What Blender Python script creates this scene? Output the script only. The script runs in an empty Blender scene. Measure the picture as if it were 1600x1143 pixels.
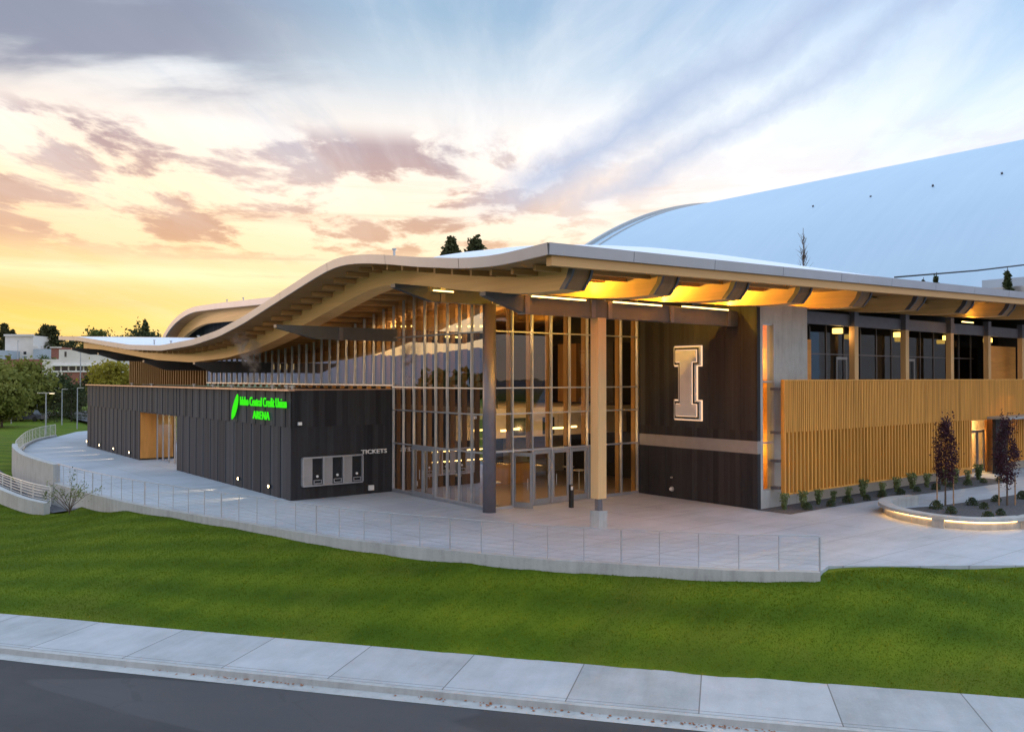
import bpy, bmesh, math, random
import numpy as np
from mathutils import Vector, Matrix, geometry
random.seed(7); RNG = np.random.default_rng(7)
R = math.radians
scn = bpy.context.scene
col = scn.collection

# ------------------------------------------------------------ camera
EYE = 5.8; FPX = 1333.0
HEAD = R(51.5); PITCH = math.atan(18.5/FPX)
fh = Vector((math.cos(HEAD), math.sin(HEAD), 0)); rt = Vector((math.sin(HEAD), -math.cos(HEAD), 0))
fw = fh*math.cos(PITCH) + Vector((0, 0, math.sin(PITCH)))
cd = bpy.data.cameras.new("camera"); cam = bpy.data.objects.new("camera", cd); col.objects.link(cam)
cam.location = (0, 0, EYE); cam.rotation_euler = fw.to_track_quat('-Z', 'Y').to_euler()
cd.sensor_width = 36; cd.sensor_fit = 'HORIZONTAL'; cd.lens = 36*FPX/1600
cd.clip_start = 0.1; cd.clip_end = 5000
scn.camera = cam
scn.view_settings.view_transform = 'Standard'; scn.view_settings.look = 'None'
scn.view_settings.exposure = 0.78; scn.view_settings.gamma = 1
scn.render.resolution_x = 1024; scn.render.resolution_y = 731

# ------------------------------------------------------------ sun and sky
SUN_AZ = math.atan2(1.0, -0.42); SUN_EL = R(5)
sd = bpy.data.lights.new("sun", 'SUN'); sun = bpy.data.objects.new("sun", sd); col.objects.link(sun)
sd.energy = 0.30; sd.angle = R(6); sd.color = (1.0, 0.62, 0.34)
sv = Vector((math.cos(SUN_AZ)*math.cos(SUN_EL), math.sin(SUN_AZ)*math.cos(SUN_EL), math.sin(SUN_EL)))
sun.rotation_euler = (-sv).to_track_quat('-Z', 'Y').to_euler(); sun.location = sv*300

world = bpy.data.worlds.new("World"); scn.world = world; world.use_nodes = True
class NT:
    """tiny node-tree writer"""
    def __init__(s, nt): s.nt = nt; nt.nodes.clear()
    def n(s, typ, ins=None, **kw):
        nd = s.nt.nodes.new(typ)
        for k, v in kw.items(): setattr(nd, k, v)
        for k, v in (ins or {}).items(): s.put(nd.inputs[k], v)
        return nd
    def put(s, sock, v):
        if isinstance(v, bpy.types.Node): v = v.outputs[0]
        if isinstance(v, bpy.types.NodeSocket): s.nt.links.new(v, sock)
        elif v is not None: sock.default_value = v
    def m(s, op, a, b=None, c=None, clamp=False):
        nd = s.nt.nodes.new('ShaderNodeMath'); nd.operation = op; nd.use_clamp = clamp
        for i, v in enumerate((a, b, c)):
            if v is not None: s.put(nd.inputs[i], v)
        return nd.outputs[0]
    def mix(s, f, a, b, blend='MIX'):
        nd = s.nt.nodes.new('ShaderNodeMix'); nd.data_type = 'RGBA'; nd.blend_type = blend
        s.put(nd.inputs[0], f); s.put(nd.inputs[6], c4(a)); s.put(nd.inputs[7], c4(b)); return nd.outputs[2]
    def ramp(s, f, stops, interp='EASE'):
        nd = s.nt.nodes.new('ShaderNodeValToRGB'); cr = nd.color_ramp; cr.interpolation = interp
        while len(cr.elements) < len(stops): cr.elements.new(0.5)
        for e, (p, c) in zip(cr.elements, stops):
            e.position = p; e.color = c4(c if not isinstance(c, (int, float)) else (c, c, c))
        s.put(nd.inputs[0], f); return nd.outputs[0]
    def noise(s, vec, scale, detail=4, rough=0.55, dist=0.0):
        nd = s.n('ShaderNodeTexNoise', {'Vector': vec, 'Scale': scale, 'Detail': detail, 'Roughness': rough, 'Distortion': dist})
        return nd.outputs[0]
    def map(s, vec, scale=(1, 1, 1), rot=(0, 0, 0), loc=(0, 0, 0)):
        return s.n('ShaderNodeMapping', {'Vector': vec, 'Scale': scale, 'Rotation': rot, 'Location': loc}).outputs[0]
def c4(c):
    if isinstance(c, (tuple, list)) and len(c) == 3: return (*c, 1.0)
    return c
def build_sky():
    t = NT(world.node_tree)
    g = t.n('ShaderNodeTexCoord').outputs['Generated']
    nrm = t.n('ShaderNodeVectorMath', {0: g}, operation='NORMALIZE').outputs[0]
    xyz = t.n('ShaderNodeSeparateXYZ', {0: nrm})
    x, y, z = xyz.outputs
    lat = t.m('ADD', t.m('MULTIPLY', x, rt.x), t.m('MULTIPLY', y, rt.y))
    fwd = t.m('ADD', t.m('MULTIPLY', x, fh.x), t.m('MULTIPLY', y, fh.y))
    az = t.m('ARCTAN2', lat, fwd)                       # compass bearing, 0 = north-east of the hall
    el = t.m('ARCSINE', t.m('MAXIMUM', z, 0.0))
    e = t.m('MULTIPLY', el, 180/math.pi/90)             # 0..1 = 0..90 degrees
    Z = [(36, (0.56, 0.74, 0.98)), (90, (0.66, 0.84, 1.06))]
    def el_ramp(st): return t.ramp(e, [(d/90, tuple(v*(0.95 if 8 < d < 17 else 0.88) for v in c_)) for d, c_ in st]+[(d/90, c_) for d, c_ in Z], 'LINEAR')
    warm = el_ramp([(0, (0.68, 0.38, 0.09)), (3.4, (0.72, 0.47, 0.10)), (4.7, (0.67, 0.42, 0.12)), (5.7, (0.69, 0.47, 0.19)), (6.5, (0.76, 0.64, 0.36)), (7.1, (0.64, 0.45, 0.21)),
                    (9, (0.72, 0.48, 0.26)), (12.3, (0.74, 0.56, 0.38)), (15.5, (0.66, 0.57, 0.50)), (19.4, (0.46, 0.50, 0.54)), (23, (0.28, 0.36, 0.46)), (26, (0.26, 0.35, 0.48))])
    mid = el_ramp([(0, (0.70, 0.52, 0.30)), (5, (0.74, 0.58, 0.32)), (9.4, (0.76, 0.62, 0.46)), (12.3, (0.74, 0.62, 0.52)), (15.5, (0.68, 0.62, 0.57)), (19.4, (0.42, 0.49, 0.56)), (23, (0.25, 0.36, 0.48)), (26, (0.23, 0.34, 0.48))])
    cool = el_ramp([(0, (0.40, 0.38, 0.40)), (6, (0.64, 0.55, 0.50)), (9, (0.66, 0.58, 0.54)), (12, (0.60, 0.60, 0.64)), (15.5, (0.48, 0.57, 0.67)), (19.4, (0.32, 0.46, 0.63)), (23, (0.18, 0.34, 0.56)), (26, (0.17, 0.33, 0.56))])
    a1 = t.ramp(t.m('MULTIPLY_ADD', az, 1.6, 0.95), [(0.0, 0.0), (1.0, 1.0)], 'EASE')          # -.59 .. 0.03
    a2 = t.ramp(t.m('MULTIPLY_ADD', az, 1.8, 0.18), [(0.0, 0.0), (1.0, 1.0)], 'EASE')          # -.1 .. .45
    sky = t.mix(a2, t.mix(a1, warm, mid), cool)
    # behind the viewer the dusk sky is a pale violet pink
    back = t.ramp(e, [(0.0, (0.84, 0.64, 0.50)), (0.10, (0.92, 0.82, 0.74)), (0.20, (0.76, 0.82, 0.90)), (0.4, (0.60, 0.76, 0.98)), (1.0, (0.66, 0.84, 1.06))], 'LINEAR')
    fb = t.m('MULTIPLY_ADD', fwd, -1.5, 0.85, clamp=True)
    sky = t.mix(fb, sky, back)
    # glow round the sunken sun
    dot = t.n('ShaderNodeVectorMath', {0: nrm, 1: (math.cos(R(72)), math.sin(R(72)), 0.03)}, operation='DOT_PRODUCT').outputs['Value']
    gl = t.m('POWER', t.m('MAXIMUM', dot, 0.0), 60.0)
    sky = t.mix(t.m('MULTIPLY', gl, 0.35), sky, (0.24, 0.15, 0.04), 'ADD')
    # clouds laid out on a plane far above
    zz = t.m('ADD', t.m('MAXIMUM', z, 0.0), 0.06)
    px = t.m('DIVIDE', lat, zz); py = t.m('DIVIDE', fwd, zz)
    pl = t.n('ShaderNodeCombineXYZ', {0: px, 1: py, 2: 0.0}).outputs[0]
    # low broken stratocumulus, lilac brown
    n1 = t.noise(t.map(pl, (1.35, 0.85, 1), (0, 0, R(8)), (3.1, 0.4, 0)), 1.6, 10, 0.62, 0.25)
    n1b = t.noise(t.map(pl, (0.35, 0.55, 1), (0, 0, 0), (1.1, 7.4, 0)), 1.0, 3, 0.5)
    c1 = t.ramp(t.m('ADD', t.m('MULTIPLY', n1, 0.72), t.m('MULTIPLY', n1b, 0.34)), [(0.500, 0.0), (0.575, 1.0)], 'EASE')
    band1 = t.m('MULTIPLY', t.ramp(e, [(0.078, 0.0), (0.098, 1.0), (0.165, 1.0), (0.185, 0.0)], 'EASE'),
                t.ramp(t.m('MULTIPLY_ADD', az, 1.0, 0.7), [(0.0, 1.0), (0.62, 0.95), (0.92, 0.15)], 'EASE'))
    cc1 = t.mix(t.ramp(e, [(0.09, 0.0), (0.17, 1.0)], 'LINEAR'), (0.42, 0.225, 0.13), (0.25, 0.175, 0.205))
    sky = t.mix(t.m('MULTIPLY', t.m('MULTIPLY', c1, band1), 0.88), sky, cc1)
    # combed cirrus fanning out toward the upper right
    n3 = t.noise(t.map(pl, (1.3, 0.28, 1), (0, 0, R(-24)), (5, 2, 0)), 1.1, 8, 0.62, 0.6)
    c3 = t.ramp(n3, [(0.40, 0.0), (0.66, 1.0)], 'EASE')
    sky = t.mix(t.m('MULTIPLY', t.m('MULTIPLY', c3, t.ramp(e, [(0.10, 0.2), (0.17, 0.8), (0.5, 0.3)], 'LINEAR')), 0.46), sky, (0.72, 0.70, 0.69))
    n4 = t.noise(t.map(pl, (1.6, 0.35, 1), (0, 0, R(-30)), (1, 9, 0)), 1.3, 7, 0.6, 0.5)
    c4_ = t.ramp(n4, [(0.48, 0.0), (0.66, 1.0)], 'EASE')
    sky = t.mix(t.m('MULTIPLY', t.m('MULTIPLY', c4_, t.ramp(e, [(0.13, 0.0), (0.18, 1.0), (0.5, 0.4)], 'LINEAR')), 0.26), sky, (0.22, 0.30, 0.42))
    # high slate bank in the upper left
    n2 = t.noise(t.map(pl, (0.55, 1.0, 1), (0, 0, R(-14)), (0.0, 1.7, 0)), 1.0, 8, 0.56, 0.2)
    c2 = t.ramp(n2, [(0.38, 0.0), (0.54, 1.0)], 'EASE')
    band2 = t.m('MULTIPLY', t.ramp(e, [(0.175, 0.0), (0.20, 1.0), (0.40, 0.8), (0.6, 0.0)], 'EASE'),
                t.ramp(t.m('MULTIPLY_ADD', az, 1.0, 0.7), [(0.0, 1.0), (0.30, 0.95), (0.58, 0.0)], 'EASE'))
    sky = t.mix(t.m('MULTIPLY', t.m('MULTIPLY', c2, band2), 0.92), sky, (0.155, 0.165, 0.225))
    # level streaks low over the horizon
    n5 = t.noise(t.n('ShaderNodeCombineXYZ', {0: t.m('MULTIPLY', az, 2.2), 1: t.m('MULTIPLY', el, 34.0), 2: 4.0}).outputs[0], 1.6, 6, 0.6, 0.3)
    c5 = t.ramp(n5, [(0.50, 0.0), (0.66, 1.0)], 'EASE')
    sky = t.mix(t.m('MULTIPLY', t.m('MULTIPLY', c5, t.ramp(e, [(0.05, 0.2), (0.08, 1.0), (0.12, 0.7), (0.16, 0.0)], 'EASE')), 0.42), sky, (0.50, 0.32, 0.21))
    # two long diagonal streaks running up to the right
    for e0, w, s, l in ((0.212, 0.036, 0.80, 0.1), (0.150, 0.024, 0.60, 2.3)):
        u = t.m('SUBTRACT', t.m('SUBTRACT', el, t.m('MULTIPLY', az, 0.51)), e0)
        un = t.m('ADD', u, t.m('MULTIPLY', t.m('SUBTRACT', t.noise(t.n('ShaderNodeCombineXYZ', {0: az, 1: el, 2: l}).outputs[0], 8.0, 6, 0.65), 0.5), 0.085))
        d = t.m('DIVIDE', t.m('ABSOLUTE', un), w)
        f = t.m('SUBTRACT', 1.0, d, clamp=True)
        f = t.m('MULTIPLY', f, t.ramp(e, [(0.11, 0.0), (0.15, 1.0), (0.3, 0.75), (0.5, 0.0)], 'EASE'))
        f = t.m('MULTIPLY', f, t.m('GREATER_THAN', fwd, 0.0))
        sky = t.mix(t.m('MULTIPLY', t.m('POWER', f, 0.8), s), sky, (0.27, 0.33, 0.46))
    # below the horizon
    nis = t.n('ShaderNodeTexSky', sky_type='NISHITA', sun_disc=False, sun_elevation=SUN_EL, sun_rotation=math.pi/2 - SUN_AZ)
    sky = t.mix(1.0, sky, t.mix(1.0, nis.outputs[0], (0.004, 0.004, 0.004), 'MULTIPLY'), 'ADD')
    gf = t.m('LESS_THAN', z, -0.002)
    sky = t.mix(gf, sky, (0.10, 0.11, 0.10))
    bg = t.n('ShaderNodeBackground', {'Color': sky, 'Strength': 1.0})
    t.n('ShaderNodeOutputWorld', {'Surface': bg})
build_sky()

# ------------------------------------------------------------ materials
MATS = {}
def mat(name, build):
    m = bpy.data.materials.new(name); m.use_nodes = True; t = NT(m.node_tree)
    b = t.n('ShaderNodeBsdfPrincipled'); o = t.n('ShaderNodeOutputMaterial', {'Surface': b})
    build(t, b, o); MATS[name] = m; return m
def obc(t): return t.n('ShaderNodeTexCoord').outputs['Object']
def geo(t): return t.n('ShaderNodeNewGeometry').outputs['Position']
def uvc(t): return t.n('ShaderNodeTexCoord').outputs['UV']
def bump(t, b, h, s=0.3, d=0.02): t.put(b.inputs['Normal'], t.n('ShaderNodeBump', {'Height': h, 'Strength': s, 'Distance': d}))
def plain(name, c, rough=0.6, metal=0.0, var=0.12, scale=3.0, spec=0.5, bs=0.0):
    def f(t, b, o):
        n = t.noise(geo(t), scale, 5, 0.6)
        lo = tuple(v*(1-var) for v in c); hi = tuple(min(1, v*(1+var)) for v in c)
        t.put(b.inputs['Base Color'], t.mix(t.ramp(n, [(0.3, 0.0), (0.7, 1.0)], 'LINEAR'), lo, hi))
        b.inputs['Roughness'].default_value = rough; b.inputs['Metallic'].default_value = metal
        b.inputs['Specular IOR Level'].default_value = spec
        if bs: bump(t, b, t.noise(geo(t), scale*9, 4, 0.6), bs)
    return mat(name, f)
def wood(name, c, sc, rough=0.55, var=0.28, spec=0.3):
    """grain stretched along the axis whose scale is small"""
    def f(t, b, o):
        p = geo(t)
        n = t.noise(t.map(p, sc), 1.0, 6, 0.6, 0.6)
        n2 = t.noise(t.map(p, tuple(v*0.25 for v in sc)), 1.0, 3, 0.5)
        v = t.m('ADD', t.m('MULTIPLY', n, 0.65), t.m('MULTIPLY', n2, 0.35))
        t.put(b.inputs['Base Color'], t.ramp(v, [(0.30, tuple(k*(1-var) for k in c)), (0.5, c), (0.72, tuple(min(1, k*(1+var)) for k in c))], 'LINEAR'))
        b.inputs['Roughness'].default_value = rough; b.inputs['Specular IOR Level'].default_value = spec
        bump(t, b, n, 0.15, 0.01)
    return mat(name, f)
def emit(name, c, s):
    def f(t, b, o):
        e = t.n('ShaderNodeEmission', {'Color': c4(c), 'Strength': s}); t.put(o.inputs['Surface'], e)
    return mat(name, f)
def glass(name, tint, base, rough=0.0, k=0.62):
    def f(t, b, o):
        fac = t.n('ShaderNodeLayerWeight', {'Blend': 0.5}).outputs['Facing']
        f2 = t.m('MULTIPLY_ADD', t.m('POWER', fac, 3.0), k, base, clamp=True)
        wob = t.noise(geo(t), 0.9, 2, 0.5)
        bp = t.n('ShaderNodeBump', {'Height': wob, 'Strength': 0.05, 'Distance': 0.05})
        tr = t.n('ShaderNodeBsdfTransparent', {'Color': c4(tint)})
        gl = t.n('ShaderNodeBsdfGlossy', {'Color': (0.92, 0.94, 1.0, 1), 'Roughness': rough, 'Normal': bp})
        t.put(o.inputs['Surface'], t.n('ShaderNodeMixShader', {0: f2, 1: tr, 2: gl}))
    return mat(name, f)

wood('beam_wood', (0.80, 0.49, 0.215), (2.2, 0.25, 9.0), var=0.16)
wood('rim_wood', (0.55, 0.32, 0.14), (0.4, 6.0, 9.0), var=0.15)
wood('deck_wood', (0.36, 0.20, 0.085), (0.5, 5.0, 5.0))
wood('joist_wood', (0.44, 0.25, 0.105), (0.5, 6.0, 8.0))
wood('end_wood', (0.30, 0.165, 0.08), (8.0, 3.0, 0.6))
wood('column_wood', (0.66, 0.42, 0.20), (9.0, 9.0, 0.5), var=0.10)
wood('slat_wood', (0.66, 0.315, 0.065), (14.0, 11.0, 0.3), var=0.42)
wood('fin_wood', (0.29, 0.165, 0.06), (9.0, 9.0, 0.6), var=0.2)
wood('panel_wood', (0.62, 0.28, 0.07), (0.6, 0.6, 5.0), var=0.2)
wood('jamb_wood', (0.66, 0.31, 0.08), (4.0, 4.0, 0.5), var=0.2)
plain('fascia_metal', (0.37, 0.37, 0.42), 0.42, 0.15, 0.06, 0.8)
plain('steel_plate', (0.13, 0.125, 0.15), 0.5, 0.3, 0.1)
plain('girder_steel', (0.070, 0.078, 0.095), 0.5, 0.25, 0.1)
plain('column_steel', (0.19, 0.18, 0.215), 0.42, 0.35, 0.06)
plain('membrane', (0.72, 0.75, 0.84), 0.55, 0.0, 0.04, 0.3)
plain('mullion', (0.42, 0.43, 0.47), 0.38, 0.55, 0.06)
plain('door_frame', (0.30, 0.31, 0.34), 0.42, 0.5, 0.06)
plain('galv', (0.42, 0.43, 0.44), 0.4, 0.6, 0.1)
plain('white_rail', (0.62, 0.62, 0.60), 0.4, 0.3, 0.05)
plain('rail_grey', (0.38, 0.40, 0.45), 0.45, 0.5, 0.1)
plain('cable', (0.42, 0.44, 0.48), 0.4, 0.6, 0.05)
plain('black_metal', (0.02, 0.02, 0.022), 0.45, 0.2, 0.1)
plain('letter_white', (0.80, 0.80, 0.80), 0.5, 0.1, 0.03)
plain('sign_face', (0.66, 0.65, 0.65), 0.55, 0.0, 0.04)
plain('copper_cap', (0.42, 0.27, 0.20), 0.5, 0.4, 0.25, 6)
plain('grey_panel', (0.33, 0.33, 0.35), 0.45, 0.3, 0.06)
plain('band_grey', (0.26, 0.25, 0.255), 0.55, 0.1, 0.08)
plain('white_wall', (0.62, 0.58, 0.54), 0.8, 0, 0.07, 0.6)
plain('blue_wall', (0.36, 0.42, 0.50), 0.8, 0, 0.07, 0.6)
plain('brick', (0.26, 0.105, 0.08), 0.85, 0, 0.18, 4)
plain('interior_dark', (0.03, 0.028, 0.028), 0.7, 0, 0.2)
plain('interior_wall', (0.40, 0.36, 0.31), 0.8, 0, 0.1)
plain('interior_floor', (0.26, 0.21, 0.17), 0.35, 0, 0.15)
plain('win_dark', (0.02, 0.022, 0.026), 0.15, 0, 0.2)
plain('bark', (0.11, 0.08, 0.06), 0.9, 0, 0.3, 8)
plain('bark_dark', (0.045, 0.035, 0.035), 0.9, 0, 0.3, 8)
plain('stake', (0.36, 0.22, 0.12), 0.8, 0, 0.2, 8)
plain('mulch', (0.105, 0.105, 0.115), 0.95, 0, 0.45, 14, 0.2, 0.8)
plain('paint_red', (0.30, 0.03, 0.02), 0.3); plain('paint_white', (0.6, 0.6, 0.6), 0.3); plain('paint_dark', (0.03, 0.04, 0.06), 0.3)
plain('tyre', (0.02, 0.02, 0.02), 0.8)
plain('hill_green', (0.09, 0.10, 0.06), 0.95, 0, 0.4, 0.02)
plain('rust_leaf', (0.30, 0.10, 0.035), 0.9, 0, 0.4, 20)
emit('tube_light', (1.0, 0.64, 0.18), 4.0)
emit('warm_light', (1.0, 0.60, 0.20), 7.0)
emit('led_strip', (1.0, 0.52, 0.15), 9.0)
emit('step_light', (1.0, 0.72, 0.36), 9.0)
emit('shade_light', (1.0, 0.60, 0.12), 2.2)
emit('halo_light', (1.0, 0.60, 0.36), 0.72)
emit('lobby_glow', (1.0, 0.58, 0.20), 0.75)
emit('sign_green', (0.035, 0.62, 0.01), 0.85)
emit('street_glow', (1.0, 0.80, 0.5), 2.0)
emit('amber_glow', (1.0, 0.30, 0.03), 1.6)
glass('glass', (0.60, 0.60, 0.58), 0.38, k=1.1)
glass('glass_dark', (0.55, 0.56, 0.58), 0.07, k=0.3)
glass('glass_clear', (0.86, 0.84, 0.80), 0.06, k=0.45)
def leafmat(name, a, b_, trans=0.25):
    def f(t, b, o):
        n = t.noise(geo(t), 0.55, 3, 0.6)
        rnd = t.n('ShaderNodeTexWhiteNoise', {'Vector': t.map(geo(t), (3, 3, 3))}, noise_dimensions='3D')
        n = t.m('ADD', t.m('MULTIPLY', n, 0.7), t.m('MULTIPLY', t.noise(geo(t), 5.0, 2, 0.5), 0.35))
        cc = t.ramp(n, [(0.35, a), (0.70, b_)], 'LINEAR')
        t.put(b.inputs['Base Color'], cc); b.inputs['Roughness'].default_value = 0.7; b.inputs['Specular IOR Level'].default_value = 0.2
        tl = t.n('ShaderNodeBsdfTranslucent', {'Color': cc})
        t.put(o.inputs['Surface'], t.n('ShaderNodeMixShader', {0: trans, 1: b, 2: tl}))
    return mat(name, f)
leafmat('leaf_olive', (0.10, 0.12, 0.02), (0.25, 0.245, 0.055), 0.35)
leafmat('leaf_green', (0.045, 0.075, 0.018), (0.13, 0.16, 0.04))
leafmat('leaf_gold', (0.15, 0.13, 0.02), (0.42, 0.36, 0.05), 0.45)
leafmat('leaf_conifer', (0.030, 0.040, 0.016), (0.09, 0.09, 0.035))
leafmat('leaf_purple', (0.028, 0.014, 0.022), (0.085, 0.035, 0.05), 0.15)
leafmat('leaf_dark', (0.03, 0.045, 0.018), (0.085, 0.10, 0.04))
leafmat('leaf_shrub', (0.07, 0.11, 0.04), (0.26, 0.30, 0.13))
leafmat('leaf_mound', (0.03, 0.05, 0.025), (0.09, 0.12, 0.05))

def f_clad(hi, lo, W=1.25, lit_edge=0.0):
    def f(t, b, o):
        uv = uvc(t); s = t.n('ShaderNodeSeparateXYZ', {0: uv})
        tier = t.m('GREATER_THAN', s.outputs[1], 3.45)
        cell = t.m('FLOOR', t.m('ADD', t.m('DIVIDE', s.outputs[0], W), t.m('MULTIPLY', tier, 57.5)))
        w = t.n('ShaderNodeTexWhiteNoise', {'W': cell}, noise_dimensions='1D').outputs[0]
        st = t.noise(t.map(uv, (6.0, 0.5, 1)), 1.0, 5, 0.6)
        w2 = t.n('ShaderNodeTexWhiteNoise', {'W': t.m('FLOOR', t.m('DIVIDE', t.m('ADD', s.outputs[0], t.m('MULTIPLY', tier, 91.3)), 0.31))}, noise_dimensions='1D').outputs[0]
        v = t.m('ADD', t.m('ADD', t.m('MULTIPLY', w, 0.26), t.m('MULTIPLY', w2, 0.34)), t.m('MULTIPLY', st, 0.42))
        t.put(b.inputs['Base Color'], t.ramp(v, [(0.15, lo), (0.85, hi)], 'LINEAR'))
        b.inputs['Roughness'].default_value = 0.75; b.inputs['Metallic'].default_value = 0.0; b.inputs['Specular IOR Level'].default_value = 0.2
        fr = t.m('FRACT', t.m('DIVIDE', s.outputs[0], W))
        bump(t, b, t.m('GREATER_THAN', fr, 0.05), 0.5, 0.02)
        if lit_edge:  # light on the panel edges painted into the colour as a paler strip
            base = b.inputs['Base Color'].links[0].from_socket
            t.put(b.inputs['Base Color'], t.mix(t.m('MULTIPLY', t.ramp(fr, [(0.0, 0.0), (0.72, 0.0), (0.80, 1.0), (0.975, 1.0), (0.985, 0.0)], 'LINEAR'), lit_edge), base, (0.080, 0.095, 0.115)))
    return f
mat('clad_left', f_clad((0.052, 0.062, 0.078), (0.019, 0.023, 0.031), lit_edge=0.34))
mat('clad_dark', f_clad((0.044, 0.046, 0.053), (0.014, 0.014, 0.018), 0.6))
def f_pave(t, b, o):
    p = geo(t); s = t.n('ShaderNodeSeparateXYZ', {0: p})
    n = t.noise(p, 0.22, 5, 0.62); n2 = t.noise(t.map(p, (0.5, 2.5, 1), (0, 0, R(38))), 0.8, 5, 0.65); n3 = t.noise(p, 9, 4, 0.7)
    v = t.m('ADD', t.m('ADD', t.m('MULTIPLY', n, 0.50), t.m('MULTIPLY', n2, 0.33)), t.m('MULTIPLY', n3, 0.17))
    cc = t.ramp(v, [(0.34, (0.26, 0.295, 0.34)), (0.5, (0.365, 0.405, 0.46)), (0.66, (0.45, 0.49, 0.55))], 'LINEAR')
    j = None
    for k, sp in ((0, 2.4), (1, 2.4)):
        fr = t.m('FRACT', t.m('DIVIDE', t.m('ADD', s.outputs[k], 100.9), sp))
        l = t.m('LESS_THAN', fr, 0.014); j = l if j is None else t.m('MAXIMUM', j, l)
    t.put(b.inputs['Base Color'], t.mix(t.m('MULTIPLY', j, 0.55), cc, (0.13, 0.135, 0.15)))
    b.inputs['Roughness'].default_value = 0.75
    bump(t, b, n3, 0.25)
mat('paving', f_pave)
def f_conc(t, b, o):
    p = geo(t)
    n = t.noise(p, 0.7, 6, 0.65); n2 = t.noise(t.map(p, (4, 4, 0.5)), 1.0, 5, 0.6); n3 = t.noise(p, 14, 3, 0.7)
    v = t.m('ADD', t.m('ADD', t.m('MULTIPLY', n, 0.45), t.m('MULTIPLY', n2, 0.4)), t.m('MULTIPLY', n3, 0.15))
    t.put(b.inputs['Base Color'], t.ramp(v, [(0.33, (0.27, 0.27, 0.27)), (0.5, (0.38, 0.385, 0.385)), (0.68, (0.46, 0.465, 0.47))], 'LINEAR'))
    b.inputs['Roughness'].default_value = 0.8; bump(t, b, n3, 0.3)
mat('concrete', f_conc)
def f_walk(t, b, o):
    uv = uvc(t); p = geo(t); s = t.n('ShaderNodeSeparateXYZ', {0: uv})
    cell = t.m('FLOOR', t.m('DIVIDE', s.outputs[0], 3.05)); fr = t.m('FRACT', t.m('DIVIDE', s.outputs[0], 3.05))
    w = t.n('ShaderNodeTexWhiteNoise', {'W': cell}, noise_dimensions='1D').outputs[0]
    n = t.noise(p, 0.9, 6, 0.62); n3 = t.noise(p, 22, 3, 0.7); n4 = t.noise(t.map(uv, (2.5, 0.35, 1)), 1.0, 4, 0.6)
    v = t.m('ADD', t.m('ADD', t.m('MULTIPLY', n, 0.42), t.m('MULTIPLY', w, 0.16)), t.m('ADD', t.m('MULTIPLY', n3, 0.16), t.m('MULTIPLY', n4, 0.26)))
    cc = t.ramp(v, [(0.32, (0.27, 0.29, 0.30)), (0.5, (0.36, 0.38, 0.41)), (0.68, (0.44, 0.465, 0.50))], 'LINEAR')
    ln = t.m('MAXIMUM', t.m('LESS_THAN', fr, 0.010), t.m('LESS_THAN', t.m('ABSOLUTE', t.m('SUBTRACT', s.outputs[1], 2.52)), 0.012))
    t.put(b.inputs['Base Color'], t.mix(t.m('MULTIPLY', ln, 0.8), cc, (0.10, 0.095, 0.09)))
    b.inputs['Roughness'].default_value = 0.8; bump(t, b, t.m('ADD', n3, t.m('MULTIPLY', ln, -3.0)), 0.3)
mat('walk', f_walk)
def f_asph(t, b, o):
    uv = uvc(t); p = geo(t)
    n = t.noise(t.map(uv, (0.16, 0.5, 1)), 1.0, 5, 0.55); n3 = t.noise(p, 60, 3, 0.7); n2 = t.noise(p, 0.5, 5, 0.6)
    pt = t.ramp(t.noise(t.map(uv, (0.13, 0.42, 1), (0, 0, 0.1), (1.3, 4, 0)), 1.0, 1, 0.3), [(0.50, 0.0), (0.515, 1.0)], 'LINEAR')
    v = t.m('ADD', t.m('ADD', t.m('MULTIPLY', n, 0.35), t.m('MULTIPLY', n2, 0.30)), t.m('MULTIPLY', n3, 0.35))
    cc = t.ramp(v, [(0.35, (0.022, 0.023, 0.027)), (0.65, (0.052, 0.053, 0.060))], 'LINEAR')
    t.put(b.inputs['Base Color'], t.mix(t.m('MULTIPLY', pt, 0.5), cc, (0.072, 0.073, 0.080)))
    ck = t.n('ShaderNodeTexVoronoi', {'Vector': t.map(uv, (0.22, 0.5, 1)), 'Scale': 1.0, 'Randomness': 1.0}, feature='DISTANCE_TO_EDGE').outputs['Distance']
    ck = t.m('ADD', ck, t.m('MULTIPLY', t.m('SUBTRACT', t.noise(p, 2.5, 4, 0.6), 0.5), 0.05))
    base = b.inputs['Base Color'].links[0].from_socket
    t.put(b.inputs['Base Color'], t.mix(t.m('MULTIPLY', t.m('LESS_THAN', t.m('ABSOLUTE', ck), 0.004), 0.22), base, (0.018, 0.018, 0.02)))
    b.inputs['Roughness'].default_value = 0.85; bump(t, b, n3, 0.4, 0.01)
mat('asphalt', f_asph)
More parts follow.
